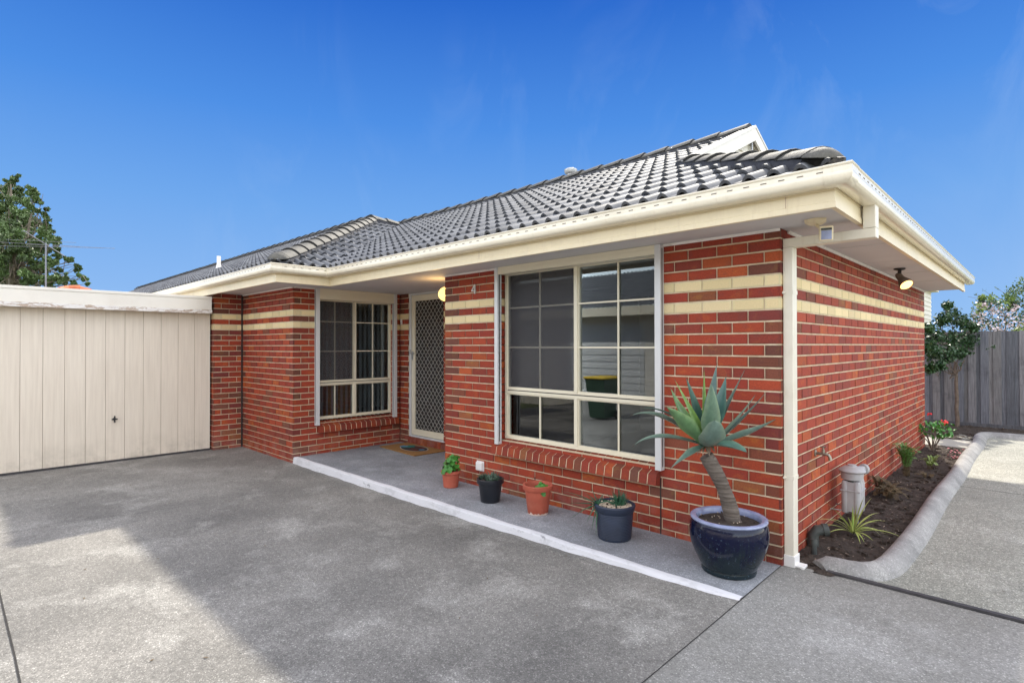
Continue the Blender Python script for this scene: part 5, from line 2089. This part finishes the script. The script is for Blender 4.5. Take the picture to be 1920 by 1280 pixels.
fern('fern', 'upright bright green fern in the middle of the side bed', (0.15, 3.95, 0.0), 0.44, 0.16, 34, 'leaf_fern', 3, pin=.045)
fern('dead_fern', 'dry brown fern slumped on the soil beyond the gas meter', (0.20, 2.62, 0.0), 0.20, 0.26, 30, 'leaf_brown', 4, droop=.9, pin=.035)
fern('dead_fern', 'small olive brown dying fern against the bricks', (0.09, 2.75, 0.0), 0.25, 0.14, 16, 'leaf_brown', 5, droop=.6, pin=.03)
fern('fern', 'low yellowing fern tuft just past the bright green fern', (0.30, 4.55, 0.0), 0.22, 0.16, 14, 'leaf_light', 6, droop=.6, pin=.035)
fern('fern', 'small orange tinged fern sprig on the soil beside the kerb', (0.36, 3.95, 0.0), 0.08, 0.12, 9, 'leaf_brown', 7, droop=.8, pin=.03)

rg = thing('geranium', 'red flowering geranium bush near the far end of the side bed', 'plant', (0.14, 6.15, 0))
mb, st, fl_ = MB(), MB(), MB()
rnd = random.Random(12)
RB = Vector((0.15, 6.1, 0))
heads = []
for i in range(9):
    a = rnd.uniform(0, 6.28)
    sp_ = rnd.uniform(.05, .2)
    e = RB + Vector((sp_ * math.cos(a), sp_ * math.sin(a), rnd.uniform(.22, .45)))
    st.tube([RB, RB.lerp(e, .5) + Vector((0, 0, .03)), e], [.009, .007, .005], 6)
    heads.append(e)
for e in heads:
    for k in range(12):
        c = e + Vector((rnd.gauss(0, .045), rnd.gauss(0, .045), rnd.gauss(0, .05)))
        round_leaf(mb, c, (rnd.uniform(-1, 1), rnd.uniform(-1, .2), rnd.uniform(.1, 1)), rnd.uniform(.018, .034), seed=k)
for c in (RB + EX * .15 + Vector((0, 0, .44)) + TW * .05, RB - EX * .05 + Vector((0, 0, .56))):
    fl_ = MB()
    for k in range(26 if c.z < .5 else 12):
        r_ = .034 if c.z < .5 else .022
        q = c + Vector((rnd.gauss(0, r_ * .6), rnd.gauss(0, r_ * .6), rnd.gauss(0, r_ * .45)))
        round_leaf(fl_, q, (rnd.uniform(-1, 1), rnd.uniform(-1, 0), rnd.uniform(.1, 1)), .012, seed=k, lob=5)
    st.tube([RB + Vector((0, 0, .2)), c], .003, 5)
    fl_.build('flower_head', 'red_flower', rg)
mb.build('foliage', 'leaf_ger', rg, smooth=True)
st.build('stem', 'bark', rg, smooth=True)
# fallen petals
mb = MB()
for k in range(26):
    x = rnd.gauss(.42, .05)
    y = rnd.gauss(6.0, .35)
    round_leaf(mb, (min(x, .5), y, .028), (rnd.uniform(-.4, .4), rnd.uniform(-.4, .4), 1), .014, seed=k, lob=3)
o = mb.build('fallen_petals', 'petal_pink')
o['kind'] = 'stuff'
tag(o, 'scattered pink petals on the soil beside the kerb', 'petals')
# leaf litter on the soil
mb = MB()
for k in range(750):
    if k % 2:
        y = rnd.uniform(0.1, 6.6)
        x = rnd.uniform(0.02, kerb_x(y) - .09)
    else:
        y = rnd.uniform(7.7, 9.8)
        x = rnd.uniform(-.6, .45) if y < 8.5 else rnd.uniform(-1, 3)
    a = rnd.uniform(0, 6.28)
    L_ = rnd.uniform(.006, .018)
    d = Vector((math.cos(a), math.sin(a), rnd.uniform(-.3, .3))) * L_
    s_ = Vector((-math.sin(a), math.cos(a), 0)) * L_ * .35
    c = Vector((x, y, .020))
    mb.add([c - d, c - s_, c + d, c + s_], [(0, 1, 2, 3)])
o = mb.build('leaf_litter', 'leaf_litter')
o['kind'] = 'stuff'
tag(o, 'pale leaf litter and chips strewn over the garden soil', 'litter')

mb = MB()
rnd = random.Random(77)
for k in range(90):
    x, y = (rnd.uniform(-7.8, .8), rnd.uniform(-3.9, -.85)) if k % 3 else (rnd.uniform(.75, 1.6), rnd.uniform(.3, 7))
    zz = dz(x, y) + .006 if y < 0 else -.004
    a = rnd.uniform(0, 6.28)
    L_ = rnd.uniform(.006, .020)
    d = Vector((math.cos(a), math.sin(a), rnd.uniform(-.1, .1))) * L_
    s_ = Vector((-math.sin(a), math.cos(a), .1)) * L_ * .3
    c = Vector((x, y, zz))
    mb.add([c - d, c - s_, c + d, c + s_], [(0, 1, 2, 3)])
o = mb.build('fallen_leaves', 'leaf_brown')
o['kind'] = 'stuff'
tag(o, 'tiny dry leaves scattered over the concrete driveway', 'leaves')

# ------------------------------------------------------------------ fence
fe = thing('paling_fence', 'weathered grey timber paling fence closing the side driveway', 'fence', (2, 9.95, 0))
mb = MB()
rnd = random.Random(6)
x = -3.2
i = 0
while x < 7.5:
    wdt = 0.098
    f_ = rnd.uniform(.75, 1.2)
    tint = rnd.choice([(0.155, 0.160, 0.185), (0.175, 0.17, 0.18), (0.13, 0.135, 0.155), (0.165, 0.16, 0.165)])
    c = (tint[0] * f_, tint[1] * f_, tint[2] * f_)
    back = (i % 2 == 0)
    y = 9.95 if back else 9.932
    x0_ = x if back else x - 0.012
    x1_ = x + wdt + (0.0 if back else 0.012)
    tz = 1.86 + rnd.uniform(-.004, .004)
    lean = rnd.uniform(-.004, .004)
    vs = []
    for yy in (y, y + .014):
        vs += [(x0_, yy, -.05), (x1_, yy, -.05), (x1_ + lean, yy, tz), (x0_ + lean, yy, tz)]
    mb.add(vs, [(0, 1, 2, 3), (7, 6, 5, 4), (0, 4, 5, 1), (3, 2, 6, 7), (0, 3, 7, 4), (1, 5, 6, 2)], 0, c)
    x += wdt - 0.004
    i += 1
mb.build('palings', 'paling', fe)
mb = MB()
for z in (0.3, 1.0, 1.65):
    mb.box(-3.2, 7.5, 9.967, 10.01, z, z + .07, 0, (.15, .15, .16))
mb.build('rail', 'paling', fe)
mb = MB()
mb.box(-3.2, 7.5, 9.90, 9.93, -.05, 0.06, 0, (.10, .10, .11))
mb.build('plinth_board', 'paling', fe)

# ------------------------------------------------------------------ trees
def leaf_cloud(mb, centers, n_per, size, rnd, mi=0, aspect=0.45, droop=0.0, flat=0.0):
    for (c, r) in centers:
        c = Vector(c)
        for _ in range(n_per):
            while True:
                p = Vector((rnd.uniform(-1, 1), rnd.uniform(-1, 1), rnd.uniform(-1, 1)))
                if p.length <= 1:
                    break
            p = p * (0.55 + 0.45 * rnd.random())
            q = c + Vector((p.x * r, p.y * r, p.z * r * (1 - flat)))
            d = Vector((rnd.uniform(-1, 1), rnd.uniform(-1, 1), rnd.uniform(-1, 1) - droop)).normalized()
            s_ = d.orthogonal().normalized()
            s_ = Matrix.Rotation(rnd.uniform(0, 3.1), 3, d) @ s_
            L_ = size * rnd.uniform(.6, 1.3)
            mb.add([q - d * L_, q - s_ * L_ * aspect, q + d * L_, q + s_ * L_ * aspect], [(0, 1, 2, 3)], mi)


def limb(mb, a, b_, r0, r1, rnd, n_=5, wob=.06):
    a, b_ = Vector(a), Vector(b_)
    L_ = (b_ - a).length
    pts, rr = [], []
    for i in range(n_ + 1):
        u = i / n_
        p = a.lerp(b_, u)
        if 0 < i < n_:
            p += Vector((rnd.gauss(0, wob), rnd.gauss(0, wob), rnd.gauss(0, wob))) * L_ * .5
        pts.append(p)
        rr.append(r0 + (r1 - r0) * u)
    mb.tube(pts, rr, 8)
    return pts


# small glossy tree before the fence
rnd = random.Random(21)
st_ = thing('garden_tree', 'small dark glossy leaved tree with forked trunk before the paling fence', 'tree', (0.12, 9.62, 0))
tb = MB()
f0 = Vector((0.11, 9.62, 1.00))
limb(tb, (0.12, 9.62, -.02), f0, .036, .028, rnd, 6, .02)
f1 = limb(tb, f0, (0.03, 9.55, 1.55), .024, .016, rnd)[-1]
f2 = limb(tb, f0, (0.24, 9.60, 1.30), .016, .008, rnd)[-1]
cr = []
# survey station on the driveway: far things are set out by bearing and true distance from it
STATION = Vector((1.3778, -4.2174, 1.5906))
SF, SR, SU = Fv.copy(), R2.copy(), U2.copy()


def sighted(u, v, dpt):
    return STATION + (SF + SR * ((u - 960) / 1030.9) - SU * ((v - 640) / 1030.9)) * dpt


# crown clumps at measured heights
for (u, v, r_, dd) in ((1785, 590, .20, 10.6), (1768, 600, .17, 10.4), (1805, 605, .20, 10.7), (1755, 632, .20, 10.3), (1785, 635, .22, 10.6), (1815, 640, .20, 10.8), (1832, 632, .13, 10.9),
                       (1750, 662, .18, 10.2), (1775, 665, .20, 10.4), (1800, 660, .17, 10.6), (1745, 690, .13, 10.2), (1762, 685, .13, 10.3), (1825, 615, .12, 10.7), (1776, 572, .10, 10.5), (1738, 615, .15, 10.2), (1738, 650, .15, 10.1)):
    p = sighted(u, v, dd)
    cr.append((p, r_))
    limb(tb, f1 if v < 640 else f0, p, .009, .004, rnd, 4, .12)
tb.build('trunk', 'bark', st_, smooth=True)
mb = MB()
leaf_cloud(mb, cr, 330, .032, rnd, aspect=.55)
for k in range(60):
    c, r_ = rnd.choice(cr)
    leaf_cloud(mb, [(c + Vector((rnd.gauss(0, r_), rnd.gauss(0, r_), rnd.gauss(0, r_))), .06)], 8, .028, rnd, aspect=.5)
mb.build('crown', 'leaf_dark', st_)

# blossoming shrub behind the fence
rnd = random.Random(22)
bt = thing('blossom_tree', 'white blossoming tree with yellow green top behind the fence', 'tree', (0.9, 13.5, 0))
tb = MB()
root = sighted(1868, 660, 14.5)
root.z = 0
limb(tb, (root.x, root.y, -.3), (root.x, root.y, 1.7), .08, .06, rnd, 5, .02)
cr = []
for (u, v, r_, dd) in ((1835, 590, .28, 14.2), (1860, 572, .26, 14.6), (1885, 585, .30, 14.8), (1850, 610, .32, 14.3), (1878, 612, .34, 14.7), (1908, 605, .34, 15), (1825, 612, .22, 14.0), (1930, 600, .4, 15), (1842, 565, .14, 14.3), (1900, 570, .16, 14.7), (1950, 590, .4, 15.2)):
    p = sighted(u, v, dd)
    cr.append((p, r_))
    limb(tb, (root.x, root.y, 1.6), p, .02, .006, rnd, 4, .1)
tb.build('trunk', 'bark', bt, smooth=True)
mb = MB()
leaf_cloud(mb, cr, 80, .045, rnd, 0, .5)
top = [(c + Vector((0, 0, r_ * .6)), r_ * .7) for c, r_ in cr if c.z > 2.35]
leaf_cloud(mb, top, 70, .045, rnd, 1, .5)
leaf_cloud(mb, [(c - Vector((0, 0, .08)), r_) for c, r_ in cr], 85, .032, rnd, 2, .9)
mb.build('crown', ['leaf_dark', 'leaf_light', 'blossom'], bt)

# tall tree at the right edge
rnd = random.Random(23)
rt = thing('leafy_tree', 'sparse dark green tree rising behind the fence at the far right', 'tree', sighted(1960, 700, 19))
tb = MB()
root = sighted(1965, 700, 19)
limb(tb, (root.x, root.y, -.3), (root.x, root.y, 3.4), .16, .08, rnd, 6, .02)
cr = []
for (u, v, r_, dd) in ((1900, 548, .30, 18.6), (1918, 535, .34, 18.8), (1905, 565, .32, 18.8), (1935, 545, .5, 19), (1890, 560, .2, 18.4), (1965, 560, .6, 19.4), (1915, 585, .4, 19), (1945, 585, .5, 19)):
    p = sighted(u, v, dd)
    cr.append((p, r_))
    limb(tb, (root.x, root.y, 2.6), p, .03, .008, rnd, 4, .1)
# thin bare twigs
for (u, v) in ((1830, 552), (1846, 545), (1815, 556), (1870, 540), (1858, 552)):
    limb(tb, sighted(1900, 570, 18.6), sighted(u, v, 18.4), .010, .004, rnd, 5, .05)
tb.build('trunk', 'bark', rt, smooth=True)
mb = MB()
leaf_cloud(mb, cr, 130, .06, rnd, 0, .4)
for (u, v) in ((1830, 552), (1846, 545), (1870, 540), (1860, 555)):
    leaf_cloud(mb, [(sighted(u, v, 18.4), .08)], 5, .04, rnd, 0, .4)
mb.build('crown', 'leaf_gum', rt)

# shrub low at the far right behind the fence
rnd = random.Random(24)
sb = thing('hedge_shrub', 'bright yellow green shrub peeping over the fence at the far right', 'shrub', sighted(1915, 700, 12.5))
cr = [(sighted(1908, 622, 12.4), .12), (sighted(1925, 615, 12.6), .18), (sighted(1940, 618, 12.8), .2)]
mb = MB()
leaf_cloud(mb, cr, 120, .035, rnd, 0, .5)
mb.build('crown', 'leaf_light', sb)
tb = MB()
b0 = sighted(1925, 700, 12.6)
limb(tb, (b0.x, b0.y, -.3), sighted(1925, 612, 12.6), .03, .015, rnd)
tb.build('trunk', 'bark', sb)

# big gum tree at the left
rnd = random.Random(25)
gt = thing('gum_tree', 'tall dark gum tree at the left edge behind the garage roof', 'tree', sighted(20, 648, 36))
tb = MB()
DP = 36.0
root = sighted(22, 648, DP)
fork = sighted(24, 520, DP)
limb(tb, (root.x, root.y, -.3), fork, .42, .26, rnd, 6, .02)
cr = []
spec = [(18, 348, .5), (28, 336, .35), (8, 365, .8), (38, 362, .6), (58, 358, .45), (72, 372, .5), (22, 385, .9), (48, 385, .7), (80, 398, .5), (5, 405, 1.0), (35, 410, 1.1), (62, 412, .8),
        (88, 418, .45), (15, 435, 1.1), (50, 438, 1.1), (80, 440, .7), (98, 445, .5), (5, 465, 1.1), (35, 468, 1.1), (70, 465, .9), (98, 470, .5), (106, 455, .4), (15, 498, 1.0), (45, 500, 1.0), (75, 500, .8),
        (92, 492, .6), (110, 482, .35), (60, 525, .9), (88, 525, .8), (105, 520, .5), (5, 530, .9), (25, 530, .8), (-20, 420, 1.6), (-20, 480, 1.6), (-30, 360, 1.2),
        (122, 485, .22), (132, 488, .28), (144, 505, .28), (150, 515, .26), (158, 522, .24), (165, 532, .18), (125, 520, .3), (118, 530, .4), (138, 530, .18), (144, 498, .18), (112, 505, .25)]
for (u, v, r_) in spec:
    dd = DP + rnd.uniform(-2.2, 2.2)
    p = sighted(u, v, dd)
    cr.append((p, r_ * .82))
    st0 = fork.lerp(Vector((root.x, root.y, fork.z * .6)), rnd.random() * .6)
    pts = limb(tb, st0, p, .055, .015, rnd, 5, .14)
    for k in range(1):
        limb(tb, pts[3], p + Vector((rnd.gauss(0, r_ * .6), rnd.gauss(0, r_ * .6), rnd.gauss(0, r_ * .5))), .03, .01, rnd, 3, .1)
limb(tb, fork, sighted(20, 345, DP), .2, .04, rnd, 8, .03)
limb(tb, fork, sighted(60, 400, DP), .16, .04, rnd, 8, .03)
tb.build('trunk', 'bark_gum', gt, smooth=True)
mb = MB()
for (c, r_) in cr:
    k = max(3, int(12 * r_ + 4))
    subs = [(c + Vector((rnd.gauss(0, r_ * .45), rnd.gauss(0, r_ * .45), rnd.gauss(0, r_ * .4))), r_ * rnd.uniform(.3, .6)) for _ in range(k)]
    leaf_cloud(mb, subs, int(60 + 70 * r_), .105, rnd, 0, .42, droop=.6, flat=.2)
mb.build('crown', 'leaf_gum', gt)

# ------------------------------------------------------------------ neighbouring buildings
# orange tiled roof and the aerial beyond the garage
nh = thing('neighbour_house', 'neighbour house with an orange tiled hip roof just showing above the garage', 'house', (-21, -2.5, 0))
mb = MB()
ap = sighted(150, 542.0, 19.8)
mb.box(ap.x - 2.4, ap.x + 2.4, ap.y - 2.7, ap.y + 2.4, -.35, 2.3)
mb.build('wall', 'neighbour_wall', nh)
mb = MB()
zA = ap.z
x0_, x1_, y0_, y1_ = ap.x - 2.8, ap.x + 2.8, ap.y - 3.1, ap.y + 2.8
rl = Vector((ap.x, ap.y, zA))
r2_ = Vector((ap.x, ap.y - .35, zA))
z_e = 2.25
NX = 22
def facegrid(A, B, Cc, Dd):
    """tile courses between eave AB and ridge DC"""
    for i in range(12):
        u0, u1 = i / 12, (i + 1) / 12
        p0, p1 = A.lerp(Dd, u0), B.lerp(Cc, u0)
        q0, q1 = A.lerp(Dd, u1), B.lerp(Cc, u1)
        up_ = Vector((0, 0, .025))
        mb.add([p0 + up_, p1 + up_, q1, q0], [(0, 1, 2, 3)])
        mb.add([p0, p1, p1 + up_, p0 + up_], [(0, 1, 2, 3)])


e = [Vector((x1_, y0_, z_e)), Vector((x1_, y1_, z_e)), Vector((x0_, y1_, z_e)), Vector((x0_, y0_, z_e))]
facegrid(e[0], e[1], rl, r2_)
facegrid(e[1], e[2], rl, rl)
facegrid(e[2], e[3], r2_, rl)
facegrid(e[3], e[0], r2_, r2_)
nr = mb.build('roof', 'orange_roof', nh)
mb = MB()
for a, b_ in ((e[0], r2_), (e[1], rl), (e[2], rl), (e[3], r2_), (rl, r2_)):
    n_ = int((b_ - a).length / .35)
    for i in range(n_):
        p, q_ = a.lerp(b_, i / n_), a.lerp(b_, (i + 1) / n_)
        mb.tube([p + Vector((0, 0, .035)), q_ + Vector((0, 0, .02))], [.11, .09], 8)
sub(mb.build('ridge_cap', 'orange_roof', smooth=True), nr)

an = thing('tv_aerial', 'metal rooftop television aerial with long thin elements above the garage', 'aerial', sighted(86, 550, 18.5))
AD = 18.5
mb = MB()
mt_top = sighted(86, 455, AD)
mt_bot = sighted(86, 560, AD)
mb.tube([mt_bot - Vector((0, 0, .6)), mt_top], 0.022, 10)
mb.build('mast', 'aerial_metal', an, smooth=True)
mb = MB()
ba = sighted(44, 432, AD - .5)
bb = sighted(121, 480, AD + .45)
mb.tube([ba, bb], 0.013, 8)
mb.build('boom', 'aerial_metal', an, smooth=True)
for (u0, v0, u1, v1, dd) in ((0, 454, 215, 466, 0.0), (0, 461, 215, 465.5, .1), (12, 449, 143, 455, -.1), (50, 458, 150, 463, .05), (40, 433.5, 64, 434, -.4)):
    mb = MB()
    mb.tube([sighted(u0, v0, AD + dd - .2), sighted(u1, v1, AD + dd + .2)], 0.0055, 5)
    mb.build('element', 'aerial_metal', an)

# cream weatherboard house beyond the fence
wh = thing('weatherboard_house', 'cream weatherboard building showing past the far corner of the brick house', 'house', (-2.5, 13.5, 0))
mb = MB()
cA = Vector((-1.03, 16.0, 0))
for i in range(28):
    z = -.3 + i * 0.125
    z1_ = min(z + .125, 3.18)
    if z > 3.17:
        break
    mb.add([(cA.x, 11, z), (cA.x, 16, z), (cA.x - .018, 16, z1_), (cA.x - .018, 11, z1_)], [(0, 1, 2, 3)])
    mb.add([(cA.x, 11, z), (cA.x - 5, 11, z), (cA.x - 5, 11.018, z1_), (cA.x - .018, 11.018, z1_)], [(0, 1, 2, 3)])
    mb.add([(cA.x, 11, z), (cA.x, 16, z), (cA.x - .018, 16, z), (cA.x - .018, 11, z)], [(0, 1, 2, 3)])
mb.add([(cA.x - .02, 16, -.3), (cA.x - 5, 16, -.3), (cA.x - 5, 16, 3.18), (cA.x - .02, 16, 3.18)], [(0, 1, 2, 3)])
mb.build('wall', 'weatherboard', wh)
mb = MB()
mb.box(cA.x - 5.1, cA.x + .16, 10.85, 16.1, 3.14, 3.21)
mb.build('eave', 'cream', wh)
mb = MB()
mb.add([(cA.x - 5.1, 10.8, 3.215), (cA.x + .18, 10.8, 3.215), (cA.x - 1.5, 13.4, 3.5), (cA.x - 5.1, 13.4, 3.5), (cA.x + .18, 16.1, 3.215)], [(0, 1, 2, 3), (1, 4, 2)])
mb.build('roof', 'galv', wh)

# house opposite (seen mirrored in the panes)
oh = thing('opposite_house', 'pale house with roller door across the driveway mirrored in the window panes', 'house', (-4, -10.5, 0))
mb = MB()
OY = -9.2
mb.box(-14, 6, OY - 5, OY, -.35, 2.44)
mb.build('wall', 'neighbour_wall', oh)
mb = MB()
for i in range(22):
    z = .02 + i * .1
    mb.box(-9.6, -6.7, OY + .002, OY + .02 + .02 * (i % 2), z, z + .098)
mb.build('roller_door', 'roller', oh)
mb = MB()
mb.box(-5.9, -4.3, OY + .002, OY + .04, 1.1, 1.9)
mb.build('window', 'brick_reflection', oh)  # pane coloured with the pinkish brick it would reflect
mb = MB()
mb.box(-5.95, -5.9, OY + .003, OY + .06, 1.05, 1.95)
mb.box(-4.3, -4.25, OY + .003, OY + .06, 1.05, 1.95)
mb.box(-5.9, -4.3, OY + .003, OY + .06, 1.9, 1.95)
mb.box(-5.9, -4.3, OY + .003, OY + .06, 1.05, 1.1)
mb.box(-5.13, -5.07, OY + .003, OY + .06, 1.1, 1.9)
mb.build('window_frame', 'alu_white', oh)
mb = MB()
mb.box(-14.2, 6.4, OY - .001, OY + .55, 2.42, 2.46)
mb.box(-14.2, 6.4, OY + .55, OY + .67, 2.42, 2.66)
mb.build('gutter', 'cream_gutter', oh)
mb = MB()
tile_slope(mb, (6.3, OY + .62, 2.64), (-1, 0, 0), (0, -cz, sz_), 0, 20, 3.2, lambda u: (0, 3.2), 8)
mb.build('roof', 'tile', oh, smooth=True)
mb = MB()
dc = Vector((-5.0, OY - .6, 3.6))
mb.lathe([(0.0, 0.0), (.15, .012), (.28, .045), (.38, .09)], dc, 24, axis=(.35, .8, .5))
mb.tube([dc, dc + Vector((0, -.1, -.4))], .02, 8)
mb.tube([dc, dc + Vector((.2, .42, .2))], .012, 6)
mb.build('satellite_dish', 'roller', oh, smooth=True)

bn = thing('wheelie_bin', 'dark green wheelie bin with yellow lid mirrored in the front window', 'bin', (-5.9, -6.0, dz(-5.9, 0)))
mb = MB()
zb_ = dz(-5.9, 0)
vs = []
for (z, a, b_) in ((.04, .20, .22), (.88, .26, .30), (.92, .28, .32)):
    for (sx, sy) in ((-1, -1), (1, -1), (1, 1), (-1, 1)):
        vs.append((-5.9 + sx * a, -6.0 + sy * b_, zb_ + z))
mb.add(vs, [(3, 2, 1, 0), (0, 1, 5, 4), (1, 2, 6, 5), (2, 3, 7, 6), (3, 0, 4, 7), (4, 5, 9, 8), (5, 6, 10, 9), (6, 7, 11, 10), (7, 4, 8, 11), (8, 9, 10, 11)])
mb.build('body', 'bin_green', bn, bevel=.012)
mb = MB()
mb.box(-6.19, -5.61, -6.34, -5.65, zb_ + .921, zb_ + .97)
mb.build('lid', 'yellow', bn, bevel=.02)
for sx in (-1, 1):
    mb = MB()
    mb.tube([(-5.9 + sx * .24, -6.2, zb_ + .1), (-5.9 + sx * .29, -6.2, zb_ + .1)], .1, 20)
    mb.build('wheel', 'black', bn, smooth=True)
